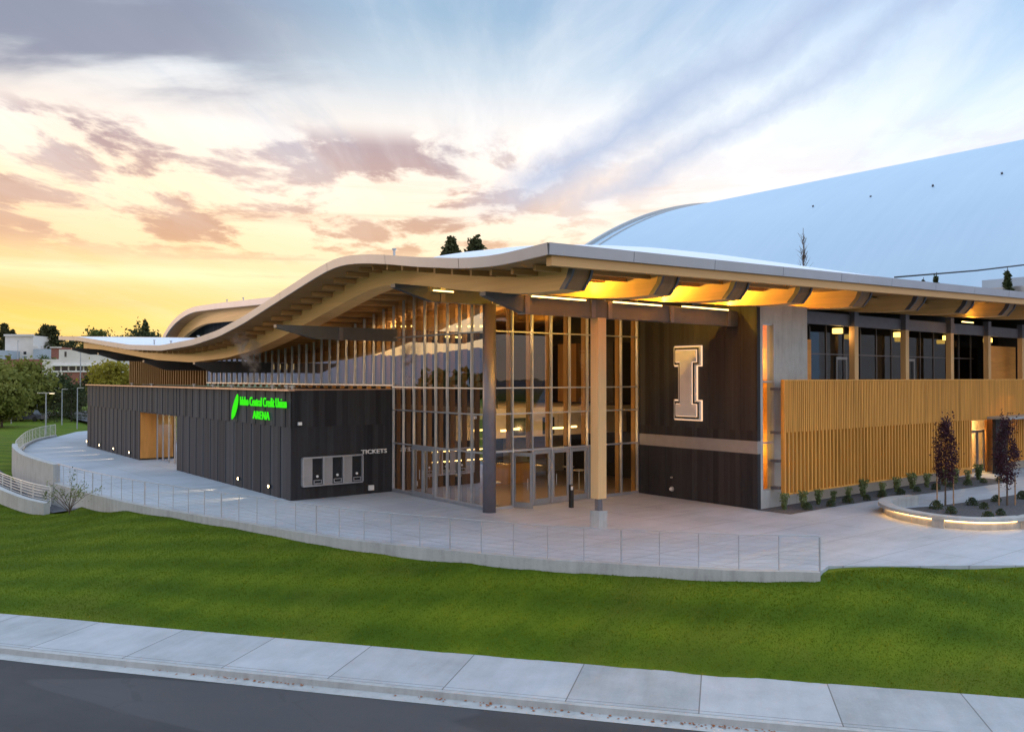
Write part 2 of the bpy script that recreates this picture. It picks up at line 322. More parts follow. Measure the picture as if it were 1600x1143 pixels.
def f_lawn(t, b, o):
    p = geo(t)
    n0 = t.noise(p, 0.12, 3, 0.5)
    st = t.noise(t.map(p, (0.16, 1.0, 1), (0, 0, R(53))), 1.0, 4, 0.6)
    n = t.noise(p, 0.45, 5, 0.6); n3 = t.noise(p, 16, 5, 0.75)
    sx = t.n('ShaderNodeSeparateXYZ', {0: p}).outputs
    cr = t.m('ADD', t.m('ADD', t.m('MULTIPLY', sx[0], 0.8), t.m('MULTIPLY', sx[1], 0.6)), t.m('MULTIPLY', n0, 1.6))
    mow = t.m('MULTIPLY_ADD', t.m('SINE', t.m('MULTIPLY', cr, 3.6)), 0.5, 0.5)
    v = t.m('ADD', t.m('ADD', t.m('MULTIPLY', st, 0.40), t.m('MULTIPLY', n, 0.26)), t.m('ADD', t.m('MULTIPLY', n3, 0.18), t.m('MULTIPLY', mow, 0.16)))
    cc = t.ramp(v, [(0.32, (0.038, 0.076, 0.003)), (0.5, (0.074, 0.122, 0.005)), (0.68, (0.128, 0.168, 0.008))], 'LINEAR')
    yl = t.ramp(t.noise(p, 0.18, 4, 0.6), [(0.52, 0.0), (0.72, 1.0)], 'LINEAR')
    gr = t.mix(t.m('MULTIPLY', yl, 0.40), cc, (0.15, 0.135, 0.02))
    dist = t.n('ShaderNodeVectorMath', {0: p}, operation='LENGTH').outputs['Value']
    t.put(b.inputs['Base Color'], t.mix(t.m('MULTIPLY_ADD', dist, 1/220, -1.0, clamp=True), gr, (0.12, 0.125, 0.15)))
    b.inputs['Roughness'].default_value = 0.9; b.inputs['Specular IOR Level'].default_value = 0.15
    bump(t, b, n3, 0.8, 0.04)
mat('lawn', f_lawn)
def f_blade(t, b, o):
    p = geo(t); n = t.noise(t.map(p, (0.5, 2.2, 1), (0, 0, R(53))), 1.0, 3, 0.6); nb = t.noise(p, 0.3, 3, 0.5); dry = t.noise(p, 40, 1, 0.5)
    v = t.m('ADD', t.m('ADD', t.m('MULTIPLY', n, 0.45), t.m('MULTIPLY', nb, 0.35)), t.m('MULTIPLY', dry, 0.20))
    cc = t.ramp(v, [(0.36, (0.060, 0.106, 0.004)), (0.64, (0.132, 0.174, 0.008))], 'LINEAR')
    t.put(b.inputs['Base Color'], cc); b.inputs['Roughness'].default_value = 0.8; b.inputs['Specular IOR Level'].default_value = 0.1
    tl = t.n('ShaderNodeBsdfTranslucent', {'Color': cc}); t.put(o.inputs['Surface'], t.n('ShaderNodeMixShader', {0: 0.4, 1: b, 2: tl}))
mat('grass_blade', f_blade)
M = MATS

# ------------------------------------------------------------ mesh helpers
BASE = {}
def tag(o, label=None, cat=None, group=None, kind=None):
    if label: o['label'] = label
    if cat: o['category'] = cat
    if group: o['group'] = group
    if kind: o['kind'] = kind
    return o
def thing(name, label, cat, loc=(0, 0, 0), group=None, parent=None):
    o = bpy.data.objects.new(name, None); col.objects.link(o); o.empty_display_size = 0.3
    base = Vector(loc); BASE[o.name] = base
    if parent: o.parent = parent; o.location = base - BASE[parent.name]
    else: o.location = base
    return tag(o, label, cat, group)
class MB:
    def __init__(s): s.v = []; s.f = []; s.uv = []
    def quad(s, a, b, c, d, uv=None):
        i = len(s.v); s.v += [tuple(a), tuple(b), tuple(c), tuple(d)]; s.f.append((i, i+1, i+2, i+3))
        s.uv += uv if uv else [(0, 0)]*4; return s
    def tri(s, a, b, c):
        i = len(s.v); s.v += [tuple(a), tuple(b), tuple(c)]; s.f.append((i, i+1, i+2)); s.uv += [(0, 0)]*3; return s
    def box(s, x0, x1, y0, y1, z0, z1):
        s.prism([(x0, y0), (x1, y0), (x1, y1), (x0, y1)], z0, z1); return s
    def prism(s, poly, z0, z1, dbl=False):
        n = len(poly); i = len(s.v)
        s.v += [(x, y, z0) for x, y in poly] + [(x, y, z1) for x, y in poly]
        faces = [tuple(range(i+n-1, i-1, -1)), tuple(range(i+n, i+2*n))] + [(i+k, i+(k+1) % n, i+n+(k+1) % n, i+n+k) for k in range(n)]
        s.f += faces
        for fc in faces: s.uv += [(0, 0)]*len(fc)
        return s
    def hull8(s, b, t):
        """bottom quad b (ccw) and top quad t"""
        i = len(s.v); s.v += [tuple(p) for p in b] + [tuple(p) for p in t]
        fs = [(i+3, i+2, i+1, i), (i+4, i+5, i+6, i+7)] + [(i+k, i+(k+1) % 4, i+4+(k+1) % 4, i+4+k) for k in range(4)]
        s.f += fs
        for fc in fs: s.uv += [(0, 0)]*4
        return s
    def extr(s, poly, vec):
        """extrude planar 3D polygon along vec"""
        n = len(poly); i = len(s.v); vec = Vector(vec)
        s.v += [tuple(p) for p in poly] + [tuple(Vector(p)+vec) for p in poly]
        fs = [tuple(range(i+n-1, i-1, -1)), tuple(range(i+n, i+2*n))] + [(i+k, i+(k+1) % n, i+n+(k+1) % n, i+n+k) for k in range(n)]
        s.f += fs
        for fc in fs: s.uv += [(0, 0)]*len(fc)
        return s
    def tube(s, pts, r, n=6, r1=None, cap=True):
        pts = [Vector(p) for p in pts]; i0 = len(s.v); m = len(pts)
        for k, p in enumerate(pts):
            d = (pts[min(k+1, m-1)] - pts[max(k-1, 0)]).normalized()
            a = d.orthogonal().normalized() if abs(d.z) > 0.99 else d.cross(Vector((0, 0, 1))).normalized()
            c = d.cross(a)
            rr = r if r1 is None else r + (r1-r)*k/(m-1)
            for q in range(n):
                an = 2*math.pi*q/n; s.v.append(tuple(p + a*math.cos(an)*rr + c*math.sin(an)*rr))
        fs = []
        for k in range(m-1):
            for q in range(n):
                fs.append((i0+k*n+q, i0+k*n+(q+1) % n, i0+(k+1)*n+(q+1) % n, i0+(k+1)*n+q))
        if cap: fs += [tuple(i0+n-1-q for q in range(n)), tuple(i0+(m-1)*n+q for q in range(n))]
        s.f += fs
        for fc in fs: s.uv += [(0, 0)]*len(fc)
        return s
    def grid(s, P, uvs=None, flip=False):
        """P[i][j] points"""
        a, b = len(P), len(P[0]); i0 = len(s.v)
        for row in P: s.v += [tuple(p) for p in row]
        for i in range(a-1):
            for j in range(b-1):
                q = [(i, j), (i+1, j), (i+1, j+1), (i, j+1)]
                if flip: q = q[::-1]
                s.f.append(tuple(i0+u*b+w for u, w in q))
                s.uv += [uvs[u][w] for u, w in q] if uvs else [(0, 0)]*4
        return s
    def build(s, name, m, parent=None, smooth=False, fix=False, uv=False):
        base = BASE[parent.name] if parent else Vector((0, 0, 0))
        me = bpy.data.meshes.new(name)
        me.from_pydata([(x-base.x, y-base.y, z-base.z) for x, y, z in s.v], [], s.f)
        if uv:
            l = me.uv_layers.new(name='UVMap'); l.data.foreach_set('uv', [c for u in s.uv for c in u])
        me.materials.append(m)
        if fix:
            b = bmesh.new(); b.from_mesh(me); bmesh.ops.recalc_face_normals(b, faces=b.faces); b.to_mesh(me); b.free()
        if smooth: me.polygons.foreach_set('use_smooth', [True]*len(me.polygons))
        me.update()
        o = bpy.data.objects.new(name, me); col.objects.link(o)
        BASE[o.name] = base
        if parent: o.parent = parent
        return o
def BX(*a): return MB().box(*a)
def struct(o): return tag(o, kind='structure')
def copy_tree(o, loc=None, rz=None, label=None, scale=None):
    c = o.copy(); col.objects.link(c)
    if loc is not None: c.location = loc
    if rz is not None: c.rotation_euler = (0, 0, rz)
    if scale is not None: c.scale = scale if not isinstance(scale, (int, float)) else (scale,)*3
    if label: c['label'] = label
    def rec(a, b):
        for ch in list(a.children):
            d = ch.copy(); col.objects.link(d); d.parent = b; rec(ch, d)
    rec(o, c); return c
def spline(pts, n):
    """Catmull-Rom through pts, n samples per span"""
    P = [np.array(p, float) for p in pts]; P = [2*P[0]-P[1]] + P + [2*P[-1]-P[-2]]; out = []
    for i in range(1, len(P)-2):
        for k in range(n):
            u = k/n; a, b, c, d = P[i-1:i+3]
            out.append(0.5*((2*b)+(-a+c)*u+(2*a-5*b+4*c-d)*u*u+(-a+3*b-3*c+d)*u**3))
    out.append(P[-2]); return out
def light(name, typ, loc, energy, color, parent, radius=0.1, size=None, aim=None, spot=None, blend=0.5):
    l = bpy.data.lights.new(name, typ); l.energy = energy; l.color = color
    if typ in ('POINT', 'SPOT'): l.shadow_soft_size = 0.0
    if typ == 'AREA': l.shape = 'RECTANGLE'; l.size, l.size_y = size
    if typ == 'SPOT': l.spot_size = spot; l.spot_blend = blend
    o = bpy.data.objects.new(name, l); col.objects.link(o)
    o.parent = parent; o.location = Vector(loc) - BASE[parent.name]
    if typ == 'AREA': l.spread = R(125)
    if aim: o.rotation_euler = Vector(aim).to_track_quat('-Z', 'Y').to_euler()
    return o

# ------------------------------------------------------------ terrain
EDGE = [(24.4, 14.0), (23.1, 14.3), (22.6, 14.9), (21.5, 15.9), (19.9, 18.0), (18.9, 19.4), (17.8, 21.0), (16.7, 23.2), (15.2, 26.3), (14.3, 28.7), (13.6, 31.3), (12.9, 34.0),
        (11.8, 38.2), (10.95, 42.0), (10.2, 47.5), (9.75, 53.3), (9.5, 59.1), (9.7, 63.7), (10.1, 68.1), (10.9, 72.8), (13.0, 82.5), (15.0, 89.0), (17.3, 93.8)]
EDGE = EDGE[1:]
edge = [tuple(p) for p in spline(EDGE, 6)]
WALK_IN = [(-18.0, 60.0), (-7.0, 46.5), (4.3, 31.9), (7.1, 28.1), (9.85, 24.4), (14.4, 18.35), (18.5, 13.0), (22.35, 8.2), (30.0, -1.2), (46.0, -20.0)]
walk_in = [np.array(p) for p in spline(WALK_IN, 8)]
def offset(line, d):
    out = []
    for i, p in enumerate(line):
        a = line[max(i-1, 0)]; b = line[min(i+1, len(line)-1)]; t_ = (b-a)/np.linalg.norm(b-a)
        out.append(p + np.array([t_[1], -t_[0]])*d)
    return out
def wside(d): return offset(walk_in, d)   # d<0 is toward the lawn?
# direction (.6,-.8); the road side is toward the camera, i.e. -x-y
SGN = 1.0 if (wside(1)[20] - walk_in[20]) @ np.array([-1, -1]) > 0 else -1.0
def road_off(d): return offset(walk_in, d*SGN)
ZW = -1.8
ctrl = []
for p in walk_in[::3]: ctrl.append((p[0], p[1], ZW-0.03))
for d in (1.2, 3, 8, 16, 40):
    for p in road_off(d)[::6]: ctrl.append((p[0], p[1], ZW-0.35))
for i, p in enumerate(EDGE):
    y = p[1]
    z = np.interp(y, [14, 20, 27, 37, 45, 49, 54, 58, 63, 75, 90, 120], [-0.20, -0.23, -0.26, -0.18, -0.32, -0.85, -1.3, -1.3, -1.0, -0.45, -0.1, 0])
    a = EDGE[max(i-1, 0)]; b = EDGE[min(i+1, len(EDGE)-1)]; t_ = np.array([b[0]-a[0], b[1]-a[1]]); t_ /= np.linalg.norm(t_)
    nrm = np.array([-t_[1], t_[0]])
    for q in (0.05, -1.2): ctrl.append((p[0]+nrm[0]*q, p[1]+nrm[1]*q, z))
    ctrl.append((p[0]-nrm[0]*5, p[1]-nrm[1]*5, min(z, -0.6)))
for x, y in [(23.6, 14.25), (24.1, 14.0), (25.7, 12.8), (28.9, 10.4), (33.5, 6.0), (40, -1), (50, -12)]:
    ctrl.append((x-0.3, y-0.3, -0.015)); ctrl.append((x+1.0, y+1.0, -0.12)); ctrl.append((x+3, y+3, -0.4)); ctrl.append((x+7, y+7, -0.5))
for x, y in [(26.5, 9.2), (22.0, 12.2), (19.5, 14.6), (30, 5)]: ctrl.append((x, y, np.interp(x, [19, 30], [-0.85, -0.75])))
ctrl += [(8.2, 50.5, -1.32), (8.0, 54, -1.32), (7.8, 58, -1.3), (7.5, 63, -1.15), (6.0, 50, -1.35), (4, 56, -1.45), (5.5, 42, -1.55), (8.5, 44, -1.05), (9, 48, -1.15), (2, 70, -0.9), (5, 75, -0.6), (9, 85, -0.2),
         (12, 98, -0.1), (20, 110, 0), (5, 105, 0.2), (-15, 90, 0), (-30, 60, -1.2), (0, 130, 0.6), (20, 135, 0.1), (40, 140, 0.1), (60, 120, 0), (75, 60, 0), (75, 20, 0), (70, 0, 0), (60, -20, 0), (45, 40, -0.6), (30, 60, -0.6), (30, 30, -0.6), (45, 22, -0.6), (33, 15, -0.6), (38, 10, -0.6), (44, 8, -0.6), (52, 4, -0.6), (60, 8, -0.6), (55, 15, -0.6), (28, 18, -0.6), (58, -4, -0.6), (36, 20, -0.6), (45, 80, -.5)]
CT = np.array(ctrl)
def _fit():
    X = CT[:, :2]; n = len(X)
    D = np.linalg.norm(X[:, None]-X[None], axis=2)
    A = np.zeros((n+1, n+1)); A[:n, :n] = D - np.eye(n)*0.02; A[n, :n] = 1; A[:n, n] = 1
    return np.linalg.solve(A, np.append(CT[:, 2], 0))
WT = _fit()
def ground(x, y):
    x = np.asarray(x, float); y = np.asarray(y, float); z = np.full(x.shape, WT[-1])
    for (cx, cy, _), w in zip(CT, WT[:-1]): z = z + w*np.hypot(x-cx, y-cy)
    far = np.clip((np.hypot(x-20, y-40) - 110)/60, 0, 1); far = far*far*(3-2*far)
    # far relief: a low town hill to the north and wooded ridge behind the viewer
    r = np.hypot(x, y); az = np.arctan2(y, x)
    hill = np.clip((r-230)/260, 0, 1)*9*np.exp(-((az-1.15)/0.7)**2)
    ridge = np.clip((r-380)/700, 0, 1)*(44 + 14*np.sin(az*7) + 12*np.sin(az*17+1))*np.exp(-((((az-2.6+math.pi) % (2*math.pi))-math.pi)/0.95)**2)
    return z*(1-far) + far*(hill + ridge + 0.1)
xs = np.concatenate([-1200+np.arange(0, 1100, 50), np.arange(-100, -10, 5), np.arange(-10, 52, 0.5), np.arange(52, 100, 3), np.arange(100, 300, 20), np.arange(300, 1600, 60)])
ys = np.concatenate([-1200+np.arange(0, 1100, 50), np.arange(-100, -15, 5), np.arange(-15, 72, 0.5), np.arange(72, 160, 3), np.arange(160, 320, 20), np.arange(320, 1700, 60)])
GX, GY = np.meshgrid(xs, ys, indexing='ij'); GZ = ground(GX, GY)
mb = MB(); P = [[(GX[i, j], GY[i, j], GZ[i, j]) for j in range(len(ys))] for i in range(len(xs))]
mb.grid(P); lawn = struct(mb.build('lawn', M['lawn'], smooth=True))

# grass blades on the near slope
def inpoly(x, y, poly):
    ins = np.zeros(len(x), bool); n = len(poly)
    for i in range(n):
        x1, y1 = poly[i]; x2, y2 = poly[(i+1) % n]
        c = ((y1 > y) != (y2 > y)) & (x < (x2-x1)*(y-y1)/(y2-y1+1e-12)+x1); ins ^= c
    return ins
lawn_poly = [tuple(p) for p in walk_in if 3.0 < p[0] < 31] + [(31, 8.0), (28.9, 10.75), (26, 13.0), (23.5, 14.3)] + edge[:96] + [(4, 58), (3.5, 40)]
def blades(n, h):
    x = RNG.uniform(3, 31, n*3); y = RNG.uniform(-1, 60, n*3); k = inpoly(x, y, lawn_poly)
    x, y = x[k][:n], y[k][:n]; z = ground(x, y)
    n = len(x); a = RNG.uniform(0, 6.283, n); w = 0.013; hh = h*RNG.uniform(0.6, 1.35, n); lx = RNG.normal(0, 0.022, n); ly = RNG.normal(0, 0.022, n)
    V = np.empty((n, 3, 3)); V[:, 0] = np.c_[x-np.cos(a)*w, y-np.sin(a)*w, z-0.01]; V[:, 1] = np.c_[x+np.cos(a)*w, y+np.sin(a)*w, z-0.01]; V[:, 2] = np.c_[x+lx, y+ly, z+hh]
    return V.reshape(-1, 3)
def tri_mesh(name, V, m, k=3, parent=None, smooth=False):
    base = BASE[parent.name] if parent else Vector((0, 0, 0))
    V = V - np.array(base); n = len(V)//k
    me = bpy.data.meshes.new(name); me.vertices.add(len(V)); me.vertices.foreach_set('co', V.astype(np.float32).ravel())
    me.loops.add(n*k); me.loops.foreach_set('vertex_index', np.arange(n*k, dtype=np.int32))
    me.polygons.add(n); me.polygons.foreach_set('loop_start', np.arange(0, n*k, k, dtype=np.int32))
    me.materials.append(m); me.update(calc_edges=True); me.validate()
    o = bpy.data.objects.new(name, me); col.objects.link(o); BASE[o.name] = base
    if parent: o.parent = parent
    return o
tag(tri_mesh('grass', blades(300000, 0.030), M['grass_blade']), 'short mown green grass covering the near slope', 'grass', kind='stuff')

# ------------------------------------------------------------ pavement, kerb, road
def strip(name, d0, d1, z, m, thick=None):
    a, b = road_off(d0), road_off(d1); L = 0; uv = [[], []]; P = [[], []]
    for i in range(len(a)):
        if i: L += float(np.linalg.norm(walk_in[i]-walk_in[i-1]))
        P[0].append((a[i][0], a[i][1], z)); P[1].append((b[i][0], b[i][1], z)); uv[0].append((L, d0)); uv[1].append((L, d1))
    mb = MB().grid(P, uv)
    if thick:
        Q = [P[1], [(x, y, z-thick) for x, y, _ in P[1]]]; mb.grid(Q, [uv[1], uv[1]])
        Q = [[(x, y, z-thick) for x, y, _ in P[0]], P[0]]; mb.grid(Q, [uv[0], uv[0]])
    return struct(mb.build(name, m, uv=True, fix=True))
strip('sidewalk', 0.0, 2.68, ZW, M['walk'], 0.3)
strip('kerb', 2.69, 2.86, ZW-0.006, M['concrete'], 0.3)
strip('gutter', 2.86, 3.28, ZW-0.152, M['concrete'])
strip('road', 3.28, 14.0, ZW-0.16, M['asphalt'])
mb = MB()
for k in range(150):
    i = RNG.choice([0, 1, 2], p=[.25, .35, .40]); L0 = [44, 52, 60][i]
    L = RNG.normal([0.0, 0, 0][i], 1.6) ; d = 2.9 + abs(RNG.normal(0, 0.09))
    idx = np.interp(0, [0], [0])
    # arc position along the kerb
    s = {0: 0.46, 1: 0.56, 2: 0.64}[int(i)]*len(walk_in) + L*0.9
    s = min(max(s, 0), len(walk_in)-2.01); j = int(s); u = s-j
    a, b = road_off(d)[j], road_off(d)[j+1]; x, y = a*(1-u)+b*u
    an = RNG.uniform(0, 6.28); r = RNG.uniform(0.02, 0.045); z = ZW-0.145+RNG.uniform(0, 0.02)
    mb.quad((x+r*math.cos(an), y+r*math.sin(an), z), (x-r*math.sin(an), y+r*math.cos(an), z+0.01), (x-r*math.cos(an), y-r*math.sin(an), z), (x+r*math.sin(an), y-r*math.cos(an), z+0.008))
tag(mb.build('fallen_leaves', M['rust_leaf']), 'rust brown fallen leaves gathered in the gutter by the kerb', 'leaves', kind='stuff')

# ------------------------------------------------------------ terrace
right_side = [(24.1, 14.7-0.4), (25.7, 13.0), (28.9, 10.6), (33.5, 6.0), (40, -1), (50, -12), (75, -12), (75, 30), (40, 30), (40, 90), (26, 108), (20.5, 103)]
terr = edge[:] [::-1]
terr_poly = edge + [(20.5, 101), (30, 110), (40, 110), (40, 60), (75, 60), (75, -12)] + [(50, -12), (40, -1), (33.5, 6.0), (28.9, 10.9), (25.7, 13.3), (24.1, 14.6)]
struct(MB().prism(terr_poly, -0.25, 0.0).build('terrace', M['paving'], fix=True))

def ribbon(line, off0, off1, z0, z1):
    """solid wall along line, between two offsets"""
    L = [np.array(p) for p in line]; a, b = offset(L, off0), offset(L, off1); mb = MB()
    ring = lambda i: [(a[i][0], a[i][1], z0 if not callable(z0) else z0(i)), (b[i][0], b[i][1], z0 if not callable(z0) else z0(i)),
                      (b[i][0], b[i][1], z1 if not callable(z1) else z1(i)), (a[i][0], a[i][1], z1 if not callable(z1) else z1(i))]
    P = [ring(i)+[ring(i)[0]] for i in range(len(L))]; mb.grid(P)
    mb.quad(*ring(0)); mb.quad(*ring(-1)); return mb
rw = thing('retaining_wall', 'curved pale concrete retaining wall round the terrace edge', 'wall', (16.7, 23.2, -1))
# which offset sign is outward (to the lawn)?
e_np = [np.array(p) for p in edge]
o1 = offset(e_np, 1.0)[20]; OS = 1.0 if o1[0] < e_np[20][0] else -1.0
iP = min(range(len(edge)), key=lambda i: abs(edge[i][1]-52.8) + (0 if edge[i][0] < 12 else 99))
iQ = min(range(len(edge)), key=lambda i: abs(edge[i][1]-71.0))
ribbon(edge, 0.0, 0.30*OS, -2.2, 0.045).build('wall_base', M['concrete'], rw, fix=True)
ribbon(edge[iP:iQ+1], -0.01*OS, 0.34*OS, -2.2, 1.05).build('parapet', M['concrete'], rw, fix=True)
ribbon(edge[iQ:], 0.0, 0.32*OS, 0.045, 0.18).build('kerb_stone', M['concrete'], rw, fix=True)

def railing(name, label, line, sp, h, z0, m_post, m_cable, nb, r=0.010, major=5, group=None, pr=0.018, bar=None):
    L = [np.array(p, float) for p in line]; d = [0]
    for i in range(1, len(L)): d.append(d[-1]+float(np.linalg.norm(L[i]-L[i-1])))
    n = max(2, int(round(d[-1]/sp))+1); S = np.linspace(0, d[-1], n)
    X = np.interp(S, d, [p[0] for p in L]); Y = np.interp(S, d, [p[1] for p in L]); Z0 = [z0(x, y) if callable(z0) else z0 for x, y in zip(X, Y)]
    t = thing(name, label, 'railing', (X[0], Y[0], Z0[0]), group)
    for i in range(n):
        w = pr*(1.7 if major and i % major == 0 else 1)
        BX(X[i]-w, X[i]+w, Y[i]-w, Y[i]+w, Z0[i]-0.02, Z0[i]+h-0.03).build('post', m_post, t)
    fine = [(x, y) for x, y in L]; zf = [(z0(x, y) if callable(z0) else z0) for x, y in fine]
    mb = MB()
    for k in range(nb):
        z = h*(k+0.7)/(nb+0.5); mb.tube([(x, y, zz+z) for (x, y), zz in zip(fine, zf)], r, 5)
    mb.build('cable' if not bar else bar, m_cable, t, smooth=True)
    MB().tube([(x, y, zz+h) for (x, y), zz in zip(fine, zf)], 0.016 if not bar else 0.026, 6).build('top_rail', m_cable, t, smooth=True)
    return t
rl = [tuple(p) for p in offset(e_np, 0.13*OS)]
railing('terrace_railing', 'long cable railing of thin grey posts along the curved terrace edge above the lawn', rl[:iP+1], 1.18, 1.05, 0.045, M['rail_grey'], M['cable'], 8, r=0.006, pr=0.011)
railing('barred_railing', 'white barred railing at the far curved end of the terrace past the solid parapet', [tuple(p) for p in offset(e_np, 0.13*OS)][iQ:], 1.6, 1.02, 0.18, M['white_rail'], M['white_rail'], 8, r=0.016, bar='bar')

# side path dropping behind its own low curved wall
sw = [tuple(p) for p in spline([(8.65, 49.3), (8.1, 51.6), (7.75, 54.5), (7.5, 58.0), (7.2, 64), (6.5, 72)], 6)]
lw = thing('low_wall', 'short pale concrete wall curving through the lawn at the left', 'wall', (8.5, 50, -1.3))
ribbon(sw, -0.16, 0.16, -2.0, lambda i: -0.62+0.006*i).build('wall_body', M['concrete'], lw, fix=True)
railing('path_railing', 'white barred handrail beside the sunken path behind the low curved wall', [(x+0.55, y+0.4) for x, y in sw[2:]], 2.2, 1.0, -0.95, M['white_rail'], M['white_rail'], 6, r=0.018, bar='bar', major=0, pr=0.03)
pp = [(8.75, 49.2)] + [(x+0.25, y) for x, y in sw] + [(9.2, 72), (9.4, 62), (9.3, 56), (9.6, 50), (10.1, 46.5)]
mbp = MB(); tri = geometry.tessellate_polygon([[Vector((x, y, 0)) for x, y in pp]])
pz = [(x, y, float(ground(x, y))+0.05) for x, y in pp]
i0 = len(mbp.v); mbp.v += pz; mbp.f += [tuple(t_) for t_ in tri]; mbp.uv += [(0, 0)]*3*len(tri)
struct(mbp.build('gravel_path', M['mulch'], fix=True))

# ------------------------------------------------------------ roof profile
PR = np.array([(18.0, 9.80), (19.07, 9.76), (20.36, 9.70), (21.56, 9.67), (23.33, 9.77), (26.34, 10.14), (28.64, 10.49), (30.41, 10.70), (31.8, 10.79), (32.93, 10.75), (34.64, 10.49), (38.48, 9.76),
               (42.99, 8.90), (46.5, 8.38), (50.77, 8.03), (57.0, 7.86), (64.59, 8.13), (72.99, 8.73), (80.65, 9.30), (90.0, 9.72)])
_yy = np.linspace(18, 90, 361); _pp = np.interp(_yy, PR[:, 0], PR[:, 1])
_k = np.hanning(13); _k /= _k.sum(); _pp = np.convolve(np.pad(_pp, 6, 'edge'), _k, 'valid')
def PZ(y, x=16.5): return float(np.interp(y, _yy, _pp)) + 0.02*(x-16.5)
XE, YE, XR, YT = 16.5, 19.0, 64.0, 88.9
bld = thing('arena_building', 'timber and glass arena with waving roof, dark cladding and wood screen', 'building', (30, 40, 0))
ysm = np.concatenate([np.arange(YE, 60, 0.6), np.arange(60, YT, 1.0), [YT]])
roof = MB().grid([[(x, y, PZ(y, x)) for y in ysm] for x in (XE, 30, 45, XR)], flip=True).build('roof', M['membrane'], bld, smooth=True)
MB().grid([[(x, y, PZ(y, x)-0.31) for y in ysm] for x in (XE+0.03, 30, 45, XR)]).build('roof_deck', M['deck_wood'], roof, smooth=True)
# fascia: panels with real joints
fa = MB(); js = [YE] + list(np.arange(YE+4.6, YT-2, 4.9)) + [YT]
for a, b in zip(js[:-1], js[1:]):
    ss = np.linspace(a+0.012, b-0.012, 9)
    prof = [[(XE-0.05, y, PZ(y)+0.03), (XE-0.02, y, PZ(y)-0.32), (XE+0.06, y, PZ(y)-0.32), (XE+0.06, y, PZ(y)+0.03), (XE-0.05, y, PZ(y)+0.03)] for y in ss]
    fa.grid(prof)
js = [XE] + list(np.arange(XE+3.6, XR-2, 4.1)) + [XR]
for a, b in zip(js[:-1], js[1:]):
    a += 0.012; b -= 0.012
    y0 = YE-0.05
    fa.hull8([(a, y0+0.03, PZ(YE, a)-0.32), (b, y0+0.03, PZ(YE, b)-0.32), (b, y0+0.12, PZ(YE, b)-0.32), (a, y0+0.12, PZ(YE, a)-0.32)],
             [(a, y0, PZ(YE, a)+0.03), (b, y0, PZ(YE, b)+0.03), (b, y0+0.12, PZ(YE, b)+0.03), (a, y0+0.12, PZ(YE, a)+0.03)])
fa.build('fascia', M['fascia_metal'], roof, fix=True)
# far (north) end edge
MB().hull8([(XE, YT-0.05, PZ(YT)-0.32), (XR, YT-0.05, PZ(YT, XR)-0.32), (XR, YT+0.05, PZ(YT, XR)-0.32), (XE, YT+0.05, PZ(YT)-0.32)],
           [(XE, YT-0.05, PZ(YT)+0.03), (XR, YT-0.05, PZ(YT, XR)+0.03), (XR, YT+0.05, PZ(YT, XR)+0.03), (XE, YT+0.05, PZ(YT)+0.03)]).build('end_fascia', M['rim_wood'], roof)
z0, z1 = PZ(YE), PZ(YE, XR)
MB().hull8([(XE+0.2, YE+0.10, z0-0.62), (XR, YE+0.10, z1-0.62), (XR, YE+0.34, z1-0.62), (XE+0.2, YE+0.34, z0-0.62)],
           [(XE+0.2, YE+0.10, z0-0.318), (XR, YE+0.10, z1-0.318), (XR, YE+0.34, z1-0.318), (XE+0.2, YE+0.34, z0-0.318)]).build('eave_beam', M['rim_wood'], bld)
# roof joists along X under the deck
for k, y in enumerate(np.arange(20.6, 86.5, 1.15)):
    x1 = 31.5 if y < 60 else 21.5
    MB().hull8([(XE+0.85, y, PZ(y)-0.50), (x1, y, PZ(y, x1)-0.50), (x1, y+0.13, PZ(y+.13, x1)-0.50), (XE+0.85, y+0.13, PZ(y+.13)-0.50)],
               [(XE+0.85, y, PZ(y)-0.312), (x1, y, PZ(y, x1)-0.312), (x1, y+0.13, PZ(y+.13, x1)-0.312), (XE+0.85, y+0.13, PZ(y+.13)-0.312)]).build('roof_joist', M['joist_wood'], bld)
